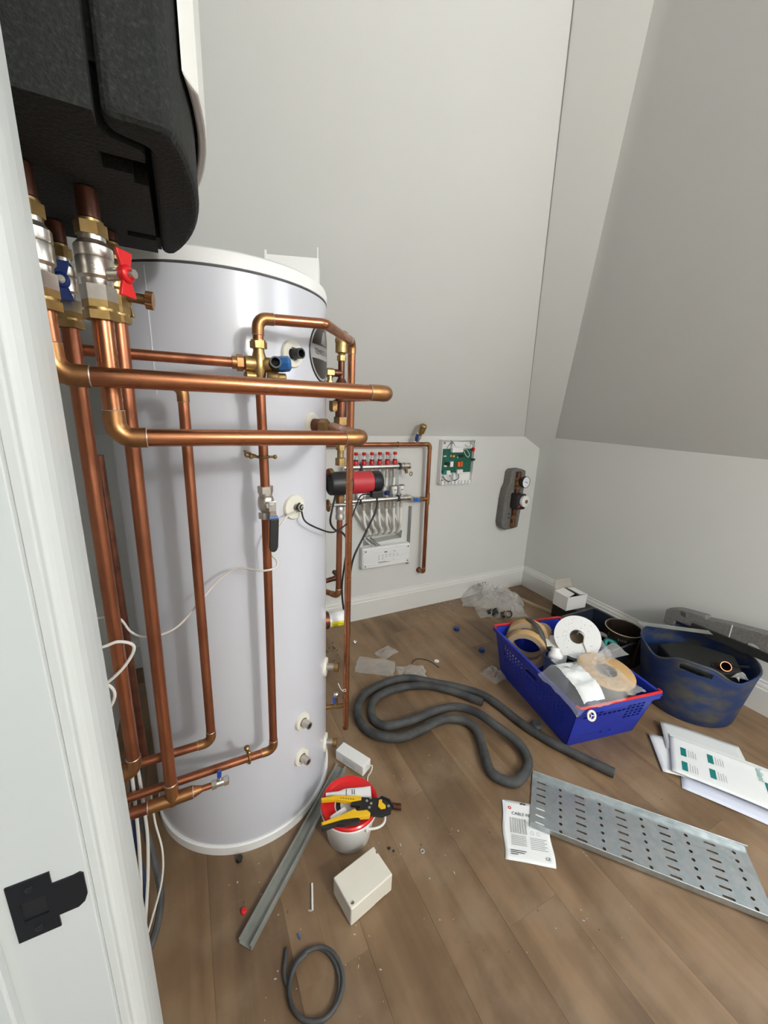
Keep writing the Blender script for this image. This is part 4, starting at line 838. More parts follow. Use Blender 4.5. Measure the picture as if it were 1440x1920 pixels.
# ================================================================== BLUE CRATE
crate = thing('storage_crate', 'bright blue slatted plastic crate with red end handles', 'crate', (1.64, 1.115, 0))
cc = V((1.640, 1.118, 0)); cu_ = V((math.cos(rad(-10.3)), math.sin(rad(-10.3)), 0)); cv_ = V((-cu_.y, cu_.x, 0)); CH = .25
def cw(z): t = z/CH; return (.186+.030*t, .262+.056*t)     # half width, half length
def cp(a, b, z): return cc + cu_*a + cv_*b + V((0, 0, z))
def crate_wall(side, name):
    """side 0 front,1 back,2 left,3 right; a slab whose inside follows the taper"""
    th = .004; mb = MB(); vs = []
    for z in (0, CH):
        hw, hl = cw(z)
        for off in (0, th):
            if side < 2:
                s = -1 if side == 0 else 1
                vs += [cp(-hw, s*(hl-off), z), cp(hw, s*(hl-off), z)]
            else:
                s = -1 if side == 2 else 1
                vs += [cp(s*(hw-off), -hl, z), cp(s*(hw-off), hl, z)]
    mb.add(vs, [(0, 1, 3, 2), (4, 6, 7, 5), (0, 4, 5, 1), (2, 3, 7, 6), (0, 2, 6, 4), (1, 5, 7, 3)])
    o = build(mb, name, 'crate_blue', crate)
    c = MB()
    def hole(a, z, w_, h_):
        hw, hl = cw(z)
        if side < 2:
            s = -1 if side == 0 else 1; p = cp(a, s*hl, z); ax = cu_
        else:
            s = -1 if side == 2 else 1; p = cp(s*hw, a, z); ax = cv_
        M = Matrix((ax, ax.cross(V((0, 0, -1))), V((0, 0, 1)))).transposed()
        c.box(p, (w_, .03, h_), M=M)
    if side < 2:
        for r_, z in enumerate((.197, .178)):
            for k in range(13): 
                if r_ == 0 and 4 <= k <= 8: continue
                hole(-.156+.026*k, z, .018, .013)
        for z in (.158, .140, .122):
            for k in range(4): hole(.08+.026*k, z, .018, .012)
        hole(0, .215, .10, .020)
        for k in (-.02, .03): hole(k, .05, .012, .012)
    else:
        for z in (.185, .165, .145, .125, .105):
            for k in range(19):
                a = -.225+.025*k
                if z > .15 and abs(a) < .06: continue
                hole(a, z, .014, .011)
        hole(0, .18, .095, .026)
    cut(o, c)
    return o
for s, n_ in enumerate(('front_wall', 'back_wall', 'left_wall', 'right_wall')): crate_wall(s, n_)
hw, hl = cw(0)
fl_ = MB(); fl_.add([cp(a, b, z) for z in (0.0, .004) for a, b in ((-hw, -hl), (hw, -hl), (hw, hl), (-hw, hl))], [(3, 2, 1, 0), (4, 5, 6, 7), (0, 1, 5, 4), (1, 2, 6, 5), (2, 3, 7, 6), (3, 0, 4, 7)])
build(fl_, 'base', 'crate_blue', crate)
hw, hl = cw(CH)
rm = MB()
for s in (-1, 1):
    Mx = Matrix((cu_, cv_, V((0, 0, 1)))).transposed()
    rm.box(cp(s*(hw+.004), 0, CH-.006), (.014, 2*hl+.02, .018), M=Mx); rm.box(cp(0, s*(hl+.004), CH-.012), (2*hw+.004, .014, .028), M=Mx)
build(rm, 'rim', 'crate_blue', crate, bevel=.003)
for s in (-1, 1):
    hb = MB().tube(fillet([cp(-hw-.004, s*(hl-.01), CH+.006), cp(-hw-.002, s*(hl+.010), CH+.010), cp(hw+.002, s*(hl+.010), CH+.010), cp(hw+.004, s*(hl-.01), CH+.006)], .01)[0], .0062, 10)
    build(hb, 'bale_arm', 'red', crate, label='red swing bar')
sl_ = MB()
for k in range(7): sl_.add([cp(-.135+.013*k, -cw(.055)[1]-.0006, .055+.004*(k % 2)), cp(-.127+.013*k, -cw(.055)[1]-.0006, .055), cp(-.127+.013*k, -cw(.062)[1]-.0006, .062)], [(0, 1, 2)])
build(sl_, 'moulded_mark', 'ink', crate)

# ---- contents of the crate
def tape_roll(name, label, c, ax, R, r, wdt, mo='tan', ms='roll_side', cat='tape roll', core='kraft'):
    t = thing(name, label, cat, c)
    build(MB().lathe([(r, -wdt/2), (R, -wdt/2), (R, wdt/2), (r, wdt/2)], c, ax, 40, closed=True), 'windings', ms, t)
    build(MB().lathe([(R-.001, -wdt/2*.98), (R+.0012, -wdt/2*.98), (R+.0012, wdt/2*.98), (R-.001, wdt/2*.98)], c, ax, 40, closed=True), 'outer_face', mo, t)
    build(MB().lathe([(r-.003, -wdt/2), (r+.001, -wdt/2), (r+.001, wdt/2), (r-.003, wdt/2)], c, ax, 32, closed=True), 'core', core, t)
    return t
tape_roll('tape_roll', 'big tan tape roll leaning at back left of the crate', V((1.552, 1.300, .200)), (-.80, -.58, -.05), .105, .082, .046, 'tan', 'kraft')
tape_roll('tape_roll', 'tan tape roll leaning behind the first under the dark strap', V((1.618, 1.350, .208)), (-.76, -.62, .02), .115, .088, .052, 'tan', 'kraft')
tape_roll('tape_roll', 'small brown tape roll between tan rolls and speckled reel', V((1.715, 1.345, .235)), (-.5, -.2, .85), .048, .03, .05, 'kraft', 'kraft')
# strap draped over the rolls
stp = MB(); sp_ = spline([(1.650, 1.425, .262), (1.628, 1.385, .322), (1.612, 1.340, .334), (1.610, 1.285, .320), (1.605, 1.24, .270), (1.590, 1.20, .20)], 6)
stp.grid(4, len(sp_), lambda u, v: sp_[min(len(sp_)-1, int(round(v*(len(sp_)-1))))] + cu_*(u-.5)*.026 + V((0, 0, .002*math.sin(u*9))))
tag(build(stp, 'webbing_strap', 'black_rubber', solid=.003), 'dark webbing strap draped over the tan tape rolls', 'strap')
# speckled cable reel
rn = V((-.60, -.42, .68)).normalized(); rc = V((1.735, 1.150, .318))
reel = thing('cable_reel', 'white speckled reel flange with loose white wire end in crate', 'cable reel', rc)
def flange(o, nm):
    b = build(MB().lathe([(.036, 0), (.110, 0), (.110, .004), (.036, .004)], o, rn, 48, closed=True), nm, 'white_plastic', reel); return b
f1 = flange(rc, 'flange'); flange(rc - rn*.062, 'flange')
build(MB().lathe([(.034, -.062), (.037, -.062), (.037, .004), (.034, .004)], rc, rn, 32, closed=True), 'hub', 'steel_grey', reel)
build(MB().lathe([(.037, -.055), (.062, -.055), (.062, -.003), (.037, -.003)], rc, rn, 32, closed=True), 'wound_cable', 'cable_white', reel)
build(MB().lathe([(0, 0), (.034, 0)], rc - rn*.058, rn, 24), 'hub_end_plate', 'kraft', reel)  # brown disc closing the far end of the hub
ru, rv_, _ = frame(rn); spk = MB()
for k in range(46):
    a = random.uniform(0, 2*PI); q = random.uniform(.045, .105); s = random.choice((.0012, .0016, .0022))
    spk.lathe([(0, 0), (s, 0)], rc + rn*.0046 + (ru*math.cos(a)+rv_*math.sin(a))*q, rn, 6)
build(spk, 'speckle', 'ink_silver', f1)
build(MB().tube(spline([rc-rn*.03+ru*.022, rc+rn*.008+ru*.026-rv_*.005, rc+rn*.012+ru*.010-rv_*.030, rc+rn*.010-ru*.026-rv_*.034, rc+rn*.008-ru*.062-rv_*.052, rc+rn*.006-ru*.082-rv_*.045], 6), .0035, 8), 'wire_end', 'cable_white', reel)
# white boxed control with black knob
wbx = MB(); quad = [V((1.655, 1.300, .262)), V((1.735, 1.265, .262)), V((1.655, 1.130, .248)), V((1.575, 1.160, .248))]
wbx.add(quad + [p - V((0, 0, .07)) for p in quad], [(0, 1, 2, 3), (7, 6, 5, 4)] + [(i, (i+1) % 4, 4+(i+1) % 4, 4+i) for i in range(4)])
tag(build(wbx, 'thermostat_box', 'card_white', bevel=.002), 'flat white card box beside the speckled reel in crate', 'box')
dv = thing('valve_actuator', 'white valve head with black knob on top of white card box', 'valve head', (1.565, 1.145, .255))
dd = V((.25, .35, .9)).normalized(); d0 = V((1.550, 1.118, .262))
build(MB().lathe([(.030, 0), (.034, .006), (.032, .020), (.024, .030), (.022, .048), (.018, .052), (0, .052)], d0, dd, 28), 'body', 'white_plastic', dv)
build(MB().box(V((1.583, 1.178, .272)), (.036, .024, .014), rz=-.3), 'knob', 'black', dv, bevel=.004)
build(MB().ring(d0 + dd*.012, dd, .032, .003, 28, 6), 'grip_ring', 'white_plastic', dv)
# inner dark tote with pale rim
tote = thing('inner_tray', 'dark blue-grey open tray standing inside the crate', 'tray', (1.66, 1.16, .07))
tpts = [cp(-.10, -.10, 0), cp(.17, -.10, 0), cp(.17, .075, 0), cp(-.10, .075, 0)]
tw = MB()
rim_path, _ = fillet([(tpts[0]+tpts[1])/2] + [tpts[1], tpts[2], tpts[3], tpts[0]] + [(tpts[0]+tpts[1])/2], .04, 6)
n_ = len(rim_path); cen_ = sum(tpts, V((0, 0, 0)))/4
vs = [V((p.x, p.y, .235)) for p in rim_path] + [cen_ + (p-cen_)*.86 + V((0, 0, .06)) for p in rim_path]
tw.add(vs, [(i, i+1, n_+i+1, n_+i) for i in range(n_-1)] + [tuple(range(n_, 2*n_-1))], True)
build(tw, 'tray_shell', 'tote', tote, solid=.004)
build(MB().tube([V((p.x, p.y, .238)) for p in rim_path], .006, 8), 'tray_rim', 'tote', tote)
# copper offcuts under the bag
for k, (a, b, z, l, az) in enumerate(((1.66, 1.05, .250, .07, .5), (1.70, 1.035, .262, .05, -.4), (1.735, 1.06, .245, .06, 1.2))):
    d = V((math.cos(az), math.sin(az), .1))*l/2
    tag(build(MB().lathe([(.011, 0), (.011, d.length*2), (.0095, d.length*2), (.0095, 0)], V((a, b, z))-d, d, 16, closed=True), 'copper_offcut', 'copper'), ('shiny copper offcut nearest left', 'short copper offcut in the middle', 'copper offcut nearest right')[k] + ' peeping out under the reel in crate', 'copper offcut')
bagw = MB().grid(16, 12, lambda u, v: V((1.76 + .10*u + .03*math.sin(v*3), 1.02 + .15*v, .245 + .06*math.sin(PI*u)*math.sin(PI*v) + .014*nz((u*5, v*5, 2)))))
tag(build(bagw, 'crumpled_wrapper', 'bag_film_milky'), 'grey crumpled wrapper at the right rim of the crate', 'wrapper')
# roll with grey edge and the clear bag over it
tr3 = thing('foam_strip_roll', 'fat roll of tan foam strip with grey side at crate front', 'tape roll', (1.655, .885, .25))
rax = V((-.02, -.10, .99)).normalized(); rcn = V((1.672, .942, .245))
build(MB().lathe([(.045, -.03), (.122, -.03), (.125, 0), (.122, .032), (.045, .032)], rcn, rax, 40, closed=True), 'windings', 'roll_side', tr3)
build(MB().lathe([(.046, .0325), (.115, .0325), (.1225, .0325), (.1225, .0365), (.115, .040), (.046, .040)], rcn, rax, 40, closed=True), 'tan_face', 'tan', tr3)
def bagpt(u, v):
    # u left->right, v front->back ; film draped on the roll, hanging over the left rim
    a = -.250 + .350*u; b = -.345 + .25*v
    z = .296 + .030*math.sin(PI*min(1, u*1.2))*math.sin(PI*v) + .012*nz((u*6, v*6, 1.3)) + .006*nz((u*17, v*17, 4))
    if u < .16: z -= .035*(1-u/.16)
    if v < .12 and u < .7: z -= .022*(1-v/.12)
    if v > .85 and u > .6: z += .03*(v-.85)/.15
    return cp(a, b, z)
bag = thing('parts_bag', 'clear plastic parts bag with white paper label draped on crate front', 'plastic bag', (1.5, .92, .27))
build(MB().grid(40, 30, bagpt), 'film', 'bag_film', bag)
build(MB().grid(12, 24, lambda u, v: bagpt(.12+.30*u+.08*v, .06+.90*v) + V((0, 0, .0025))), 'paper_label', 'paper', bag)
build(MB().grid(4, 4, lambda u, v: bagpt(.27+.08*u, .74+.10*v) + V((0, 0, .004))), 'label_print', 'ink_grey', bag)
tail = MB().grid(12, 5, lambda u, v: cp(.06+.15*u, -.12+.02*u+.05*(v-.5)*(1+u), .298+.035*u+.006*math.sin(v*6+u*4)))
build(tail, 'bag_corner', 'bag_film_milky', bag)
gs = thing('gasket_ring', 'small cream spoked plastic ring caught on the crate front edge', 'ring', cp(-.19, -.335, .235))
gc = cp(-.182, -.350, .240); gn = (-cv_*0.9 + V((0, 0, .45))).normalized(); gu, gv_, _ = frame(gn)
build(MB().lathe([(.013, 0), (.022, 0), (.022, .004), (.013, .004)], gc, gn, 28, closed=True), 'rim', 'cream_plastic', gs)
sp3 = MB()
for k in range(3):
    t = 2*PI*k/3 + .4; d = gu*math.cos(t)+gv_*math.sin(t); sp3.cyl(gc+gn*.002, gc+gn*.002+d*.014, .002, n=6)
build(sp3, 'spokes', 'cream_plastic', gs)

# ================================================================== BLACK BIN, BLACK POT, CARTON
bin_ = thing('black_bin', 'dark open rectangular bin standing between crate and right wall', 'bin', (2.14, 1.27, 0))
bb = MB(); X0, X1, Y0, Y1 = 1.965, 2.335, 1.10, 1.47
bb.bx(X0+.02, X1-.02, Y0+.02, Y1-.02, 0, .006)
for (a, b, c, d) in (((X0+.02, Y0+.02), (X1-.02, Y0+.02), (X1, Y0), (X0, Y0)), ((X1-.02, Y0+.02), (X1-.02, Y1-.02), (X1, Y1), (X1, Y0)), ((X1-.02, Y1-.02), (X0+.02, Y1-.02), (X0, Y1), (X1, Y1)), ((X0+.02, Y1-.02), (X0+.02, Y0+.02), (X0, Y0), (X0, Y1))):
    bb.add([(*a, .006), (*b, .006), (*c, .20), (*d, .20)], [(0, 1, 2, 3)])
build(bb, 'shell', 'tub_inner', bin_, solid=.004)
build(MB().tube(fillet([(X0, (Y0+Y1)/2, .2), (X0, Y0, .2), (X1, Y0, .2), (X1, Y1, .2), (X0, Y1, .2), (X0, (Y0+Y1)/2, .2)], .025)[0], .006, 8), 'rim', 'black_rubber', bin_)
pot = thing('black_pot', 'round glossy dark brown plastic pot standing in the black bin', 'pot', (2.20, 1.19, .01))
pc_ = V((2.200, 1.190, .010)); pa = V((-.02, -.03, 1)).normalized()
mat('pot_brown', (0.030, 0.022, 0.016), 0.22)
build(MB().lathe([(0, 0), (.082, 0), (.086, .01), (.092, .215), (.098, .218), (.098, .232), (.094, .236), (.089, .232), (.084, .02), (0, .015)], pc_, pa, 48), 'body', 'pot_brown', pot)
build(MB().ring(pc_ + pa*.233, pa, .0955, .0030, 48, 8), 'rim', 'kraft', pot)
for h in (.07, .10, .13): build(MB().ring(pc_ + pa*h, pa, .083, .003, 40, 8), 'inner_ridge', 'pot_brown', pot)
pm_ = MB()
for k in range(5):
    t = rad(-160) + k*.10; c_ = pc_ + pa*.195 + V((math.cos(t), math.sin(t), 0))*.0922
    pm_.box(c_, (.003, .003, .010 if k % 2 else .014), rz=t)
build(pm_, 'pot_print', 'ink_silver', pot)
for k, (x_, y_, l) in enumerate(((2.03, 1.17, .05), (2.05, 1.24, .06))):
    tag(build(MB().tube(spline([(x_, y_, .15), (x_+.03, y_+.02, .19), (x_+.06, y_-.01, .185), (x_+.09, y_-.02, .15)], 5), .012, 10), 'rag', ('teal', 'epp_grey')[k]), ('green plastic scrap lying at the bin front', 'grey plastic scrap lying in the bin')[k], 'scrap')
for k, bxs in enumerate(((2.0, 2.32, 1.12, 1.45, .008, .145),)):
    tag(build(MB().bx(2.0, 2.09, 1.13, 1.44, .010, .13), 'foam_offcut', 'black', bevel=.01), 'black foam offcut filling the left part of the bin', 'foam offcut')
case = build(MB().bx(2.30, 2.47, 1.50, 1.76, 0, .138), 'tool_case', 'black', bevel=.01); tag(case, 'low black case behind the bin carrying the white carton', 'case')
ct = thing('small_carton', 'small white carton with raised lid flap beside skirting', 'carton', (2.33, 1.64, .138))
K0 = V((2.225, 1.588, .139)); ku_ = V((.985, -.08, 0)).normalized(); kv2 = V((.05, .99, 0)).normalized(); kw, kd, kh = .175, .115, .098
def kq(a, b, z): return K0 + ku_*a + kv2*b + V((0, 0, z))
kb = MB()
for P in ((kq(0, 0, 0), kq(kw, 0, 0), kq(kw, 0, kh), kq(0, 0, kh)), (kq(kw, 0, 0), kq(kw, kd, 0), kq(kw, kd, kh), kq(kw, 0, kh)), (kq(kw, kd, 0), kq(0, kd, 0), kq(0, kd, kh), kq(kw, kd, kh)), (kq(0, kd, 0), kq(0, 0, 0), kq(0, 0, kh), kq(0, kd, kh)), (kq(0, 0, .001), kq(0, kd, .001), kq(kw, kd, .001), kq(kw, 0, .001))):
    kb.add(P, [(0, 1, 2, 3)])
build(kb, 'box', 'card_white', ct, solid=.0016)
for nm, P in (('side_flap', (kq(0, 0, kh), kq(0, kd, kh), kq(.072, kd*.95, kh+.014), kq(.068, .012, kh+.012))), ('side_flap', (kq(kw, 0, kh), kq(kw, kd, kh), kq(kw-.075, kd*.9, kh+.012), kq(kw-.06, .008, kh+.004)))):
    build(MB().add(P, [(0, 1, 2, 3)]), nm, 'card_white', ct, solid=.0016)
lidm = MB().grid(8, 6, lambda u, v: kq(.004 + (kw-.008)*u - .02*v, kd - .02*v*v + .02*v, kh + .075*v + .006*math.sin(u*PI)*v))
build(lidm, 'lid_flap', 'card_inner', ct, solid=.0016)
build(MB().bx(2.27, 2.37, 1.61, 1.68, .143, .215), 'carton_content', 'black', ct)
# timber strip on the floor by the skirting
tag(build(MB().box((2.30, 1.93, .008), (.022, .40, .016), rz=rad(12)), 'wood_strip', 'kraft', bevel=.001), 'narrow wooden strip on the floor by the right skirting', 'wood strip')

# ================================================================== BLUE FLEXIBLE TUB WITH FOAM BLOCKS
tub = thing('flexible_tub', 'dusty dark blue flexible rubber tub with moulded handle slot', 'tub', (2.24, .845, 0))
tc_ = V((2.245, .843, 0)); n = 72; hd_ang = rad(204)
def rimz(t):
    z = .300
    for h0 in (hd_ang, hd_ang+PI):
        d = math.atan2(math.sin(t-h0), math.cos(t-h0)); z += .040*math.exp(-(d/.42)**4) - .022*math.exp(-((abs(d)-.75)/.22)**2)
    return z
vs = []; lv_ = (0, .01, .05, .10, .15, .20, .25, .28, .3)
for j, h in enumerate(lv_):
    for i in range(n):
        t = 2*PI*i/n; H = rimz(t); z = h/.3*H; r = .196 + .044*(z/.3) + (0 if j else -.008)
        r *= 1 + .006*math.sin(3*t+1)*z/.3
        vs.append(tc_ + V((r*math.cos(t), r*math.sin(t), z)))
tm = MB().add(vs, [(j*n+i, j*n+(i+1) % n, (j+1)*n+(i+1) % n, (j+1)*n+i) for j in range(len(lv_)-1) for i in range(n)] + [tuple(range(n))[::-1]], True)
to = build(tm, 'wall', 'tub_blue', tub, solid=.006)
slot = MB(); svs = []
for rr in (.19, .27):
    for k in range(9):
        t = hd_ang - .26 + .065*k; svs.append(tc_ + V((rr*math.cos(t), rr*math.sin(t), rimz(t)-.052-.004*math.cos((k-4)*.5))))
    for k in range(9):
        t = hd_ang + .26 - .065*k; svs.append(tc_ + V((rr*math.cos(t), rr*math.sin(t), rimz(t)-.020-.003*abs(k-4)/4)))
m_ = 18
slot.add(svs, [tuple(range(m_)), tuple(range(m_, 2*m_))[::-1]] + [(i, m_+i, m_+(i+1) % m_, (i+1) % m_) for i in range(m_)])
cut(to, slot)
rimp = []
for i in range(n):
    t = 2*PI*i/n; z = rimz(t); r = .196+.044*z/.3; r *= 1+.006*math.sin(3*t+1)*z/.3; rimp.append(tc_+V((r*math.cos(t), r*math.sin(t), z)))
build(MB().tube(rimp+[rimp[0]], .0055, 8), 'rim', 'tub_blue', tub)
# tall grey foam packing leaning against the wall
gfb = thing('foam_packing', 'long grey foam packing piece with round notch standing in the tub', 'foam packing', (2.42, .84, .10))
g = [(1.025, .330), (1.03, .290), (1.085, .290), (1.085, .372), (1.045, .395), (1.02, .405), (.90, .425), (.895, .412), (.80, .435), (.66, .46), (.62, .47), (.62, .350), (.70, .334)]
go = build(MB().prism(g, (2.385, 0, 0), (0, 1, 0), (0, 0, 1), (.055, 0, 0)), 'block', 'epp_grey', gfb, bevel=.006)
cut(go, MB().cyl((2.33, .690, .350), (2.50, .690, .350), .036, n=24).bx(2.37, 2.40, .985, 1.015, .372, .396))
build(MB().bx(2.3835, 2.386, .782, .786, .345, .436), 'white_edge', 'ink_white', gfb)
ms = V((2.075, 1.05, .372)); me_ = V((2.335, .842, .372)); md_ = (me_-ms).normalized(); mw = V((-md_.y, md_.x, 0))
stripm = MB().prism([(-.018, 0), (.018, 0), (.018, .003), (.015, .003), (.015, .0012), (-.015, .0012), (-.015, .003), (-.018, .003)], ms, mw, V((0, 0, 1)), me_-ms)
tag(build(stripm, 'metal_strip', 'zinc_dull'), 'flat grey metal strip lying across the top of the tub', 'metal strip')
bf = thing('black_foam_block', 'large black foam block with moulded recesses filling the tub', 'foam block', (2.26, .80, .12))
bq = [(2.10, .745), (2.285, .665), (2.41, .75), (2.33, .93), (2.16, .98), (2.075, .86)]
bo_ = build(MB().prism(bq, (0, 0, .06), (1, 0, 0), (0, 1, 0), (0, 0, .215)), 'block', 'epp', bf, bevel=.01)
bk = MB().prism([(2.385, .60), (2.40, .605), (2.37, .94), (2.355, .94)], (0, 0, .325), (1, 0, 0), (0, 1, 0), (0, 0, .045))
build(bk, 'upright_flange', 'epp', bf, bevel=.004)
build(MB().box((2.225, .735, .2775), (.075, .010, .006), rz=-.5).box((2.325, .690, .2775), (.075, .010, .006), rz=-.5), 'moulded_ridge', 'black', bf)
cpd = V((-.55, -.42, .45)).normalized()
tag(build(MB().lathe([(.022, 0), (.022, .10), (.0195, .10), (.0195, .0)], V((2.185, .690, .283)) - cpd*.10 + V((.02, .015, .02)), cpd, 28, closed=True), 'copper_tube', 'copper'), 'wide copper tube end poking out of the blue tub', 'copper tube')
tag(build(MB().grid(8, 6, lambda u, v: V((2.16+.08*u, .632+.03*v+.01*math.sin(u*4), .285+.012*math.sin(u*5+v*3)))), 'film_scrap', 'bag_film_milky'), 'scrap of clear film on the near rim of the tub', 'plastic scrap')

# ================================================================== LEAFLETS
pu, pv = V((.508, -.861, 0)).normalized(), V((.865, .502, 0)).normalized()
pv = (pv - pu*pv.dot(pu)).normalized()
def sheet(name, label, o, u, v, lu, lw, z0, bend, m, cat='leaflet'):
    o = V(o)
    ob = build(MB().grid(14, 10, lambda a, b: o + u*lu*a + v*lw*b + V((0, 0, z0 + bend(a, b)))), name, m, solid=.0012)
    return tag(ob, label, cat)
sheet('paper_sheet', 'bluish white sheet at bottom of leaflet stack', (1.665, .555, 0), pu, pv, .29, .20, .003, lambda a, b: .002*math.sin(a*3), 'paper_blue', 'paper')
sheet('paper_sheet', 'white sheet sticking out left under the top leaflet', (1.668, .63, 0), V((.70, -.714, 0)), V((.714, .70, 0)), .25, .21, .008, lambda a, b: .004*math.sin(a*3+b), 'paper', 'paper')
sheet('carton_sheet', 'grey-white folded carton sheet at back of leaflet stack', (1.80, .690, 0), V((.62, -.785, 0)), V((.785, .62, 0)), .30, .165, .016, lambda a, b: .010*(1-a)*b + .003*math.sin(a*4), 'paper_grey', 'carton')
lf = thing('leaflet', 'white installation leaflet with teal panels on top of stack', 'leaflet', (1.8, .55, .02))
l0 = V((1.690, .610, 0))
def lp(a, b, dz=0): return l0 + pu*.36*a + pv*.225*b + V((0, 0, .024 + .006*math.sin(a*2.4) + (.006*max(0, b-.8)/.2) + dz))
build(MB().grid(20, 12, lp), 'page', 'paper', lf, solid=.0014)
build(MB().grid(20, 3, lambda a, b: lp(a, .94+.06*b, .0016)), 'spine_fold', 'paper_grey', lf)
for a, b in ((.10, .12), (.10, .50), (.36, .20), (.36, .58)):
    build(MB().grid(3, 6, lambda u, v: lp(a+.055*u, b+.23*v, .0014)), 'teal_panel', 'teal', lf)
    gr = MB()
    for k in range(4): gr.grid(2, 2, lambda u, v: lp(a+.075+.022*k+.006*u, b+.02+(.20-.03*(k % 2))*v, .0014))
    build(gr, 'fine_print', 'ink_grey', lf)
build(MB().grid(5, 8, lambda u, v: lp(.86+.10*u, .22+.42*v, .0016)), 'teal_panel', 'teal', lf)
tw_ = text_mb('Vaillant', .030, lp(.835, .80, .004), -pv, pu, lift=.001)
build(tw_, 'brand_print', 'ink_teal', lf)

# ================================================================== CABLE TRAY, PACKET
tray = thing('cable_tray', 'galvanised perforated steel cable tray lying on the floor', 'cable tray', (1.29, .52, 0))
tu = V((.442, -.513, 0)).normalized(); tv = V((.513, .442, 0)).normalized()
t0 = V((.988, .703, 0)); TL, TW, TH = .690, .226, .020
def tpt(a, b, z): return t0 + tu*a + tv*b + V((0, 0, z + .005))
Mt = Matrix((tu, tv, V((0, 0, 1)))).transposed()
pb = build(MB().box(tpt(TL/2, TW/2, .0008), (TL, TW-.003, .0016), M=Mt), 'base_plate', 'galv', tray)
cm = MB()
for k in range(10):
    a = .035 + .068*k
    for j in range(7):
        b = .026 + .0285*j
        if k % 2 == 0:
            cm.prism([(-.014, -.0035), (.014, -.0035), (.0165, -.002), (.0165, .002), (.014, .0035), (-.014, .0035), (-.0165, .002), (-.0165, -.002)], tpt(a, b, -.01), tu, tv, V((0, 0, .03)))
        else:
            cm.cyl(tpt(a, b, -.01), tpt(a, b, .02), .0058, n=10)
cut(pb, cm)
build(MB().box(tpt(TL/2, .0008, TH/2), (TL, .0016, TH), M=Mt).tube([tpt(0, .0015, TH), tpt(TL, .0015, TH)], .0022, 8), 'side_flange', 'galv', tray)
build(MB().box(tpt(TL/2, TW-.0008, TH/2), (TL, .0016, TH), M=Mt).tube([tpt(0, TW-.0015, TH), tpt(TL, TW-.0015, TH)], .0022, 8), 'side_flange', 'galv', tray)
kp_ = thing('fixing_packet', 'white printed fixings packet half under the end of cable tray', 'packet', (.93, .70, 0))
ko = V((.972, .824, 0)); kr = V((.139, -.098, 0)).normalized(); kd_ = V((-.134, -.160, 0)).normalized()
def kpt(a, b, z=0): return ko + kr*a + kd_*b + V((0, 0, .0022+z))
build(MB().grid(14, 16, lambda u, v: kpt(.160*u + .003*math.sin(v*9), .212*v, .0008*math.sin(u*7+v*5))), 'pouch', 'paper', kp_, solid=.002)
build(MB().grid(3, 8, lambda u, v: kpt(.002+.008*u, .004+.08*v, .0022)), 'edge_strip', 'paper_blue', kp_)
build(MB().lathe([(.003, 0), (.0065, 0), (.0065, .0004), (.003, .0004)], kpt(.026, .030, .0022), (0, 0, 1), 6, closed=True), 'logo_mark', 'red', kp_)
build(text_mb('CABLE RELIEF', .0155, kpt(.032, .050, .0022), kr, -kd_, align='LEFT'), 'title_print', 'ink', kp_)
pr_ = MB()
for k in range(7): pr_.grid(2, 2, lambda u, v: kpt(.024+.0085*k+.005*u, .066+.055*v, .002))
for k in range(6): pr_.grid(2, 2, lambda u, v: kpt(.026+.05*u, .128+.006*k+.003*v, .002))
for k in range(7): pr_.grid(2, 2, lambda u, v: kpt(.088+(.055-.008*(k % 2))*u, .128+.006*k+.003*v, .002))
build(pr_, 'body_print', 'ink_grey', kp_)
pr2 = MB()
for k, l in enumerate((.052, .046, .024)): pr2.grid(2, 2, lambda u, v: kpt(.020+l*u, .178+.006*k+.0025*v, .0022))
build(pr2, 'bold_print', 'ink', kp_)
for c_ in (.098, .118): build(MB().lathe([(.005, 0), (.0062, 0), (.0062, .0004), (.005, .0004)], kpt(c_, .112, .002), (0, 0, 1), 18, closed=True), 'symbol_print', 'ink_grey', kp_)
build(text_mb('CE', .014, kpt(.140, .190, .0022), kr, -kd_), 'ce_mark', 'ink', kp_)
build(MB().prism([(-.010, -.003), (-.004, -.003), (0, .003), (.004, -.003), (.010, -.003), (.010, .002), (-.010, .002)], kpt(.075, .008, .0022), kr, -kd_, V((0, 0, .0003))), 'hang_hole', 'ink', kp_)

# ================================================================== BUCKET, WIRE STRIPPER AND TUBE
bc = V((.404, .960, 0))
bk_ = thing('plaster_bucket', 'small white plastic bucket with bright red lid', 'bucket', bc)
mat('bucket_white', (0.74, 0.74, 0.72), 0.4)
build(MB().lathe([(0, 0), (.070, 0), (.074, .004), (.089, .112), (.096, .114), (.097, .122), (.093, .126), (.088, .126)], bc, n=56), 'body', 'bucket_white', bk_)
build(MB().lathe([(0, .1305), (.074, .1305), (.079, .132), (.084, .137), (.092, .138), (.096, .134), (.0965, .1275), (.090, .1268)], bc, n=56), 'lid', 'lid_red', bk_)
build(MB().lathe([(.043, 0), (.047, 0), (.047, .0006), (.043, .0006)], bc + V((-.006, -.008, .1306)), n=40, closed=True), 'label_ring', 'ink_white', bk_)
build(MB().lathe([(.028, 0), (.043, 0), (.043, .0005), (.028, .0005)], bc + V((-.006, -.008, .1306)), n=40, closed=True), 'label_band', 'badge_black', bk_)
build(MB().lathe([(0, 0), (.028, 0), (.028, .0005), (0, .0005)], bc + V((-.006, -.008, .1306)), n=40), 'label_disc', 'paper', bk_)
hdl = [(bc + V((.094*math.cos(t), .094*math.sin(t), .108)) + V((.012, -.016, -.012))*math.sin((t-rad(-75))/(rad(15)-rad(-75))*PI)*1.6) for t in [rad(-75)+k*rad(90)/16 for k in range(17)]]
build(MB().tube(hdl, .0038, 8), 'handle', 'bucket_white', bk_)
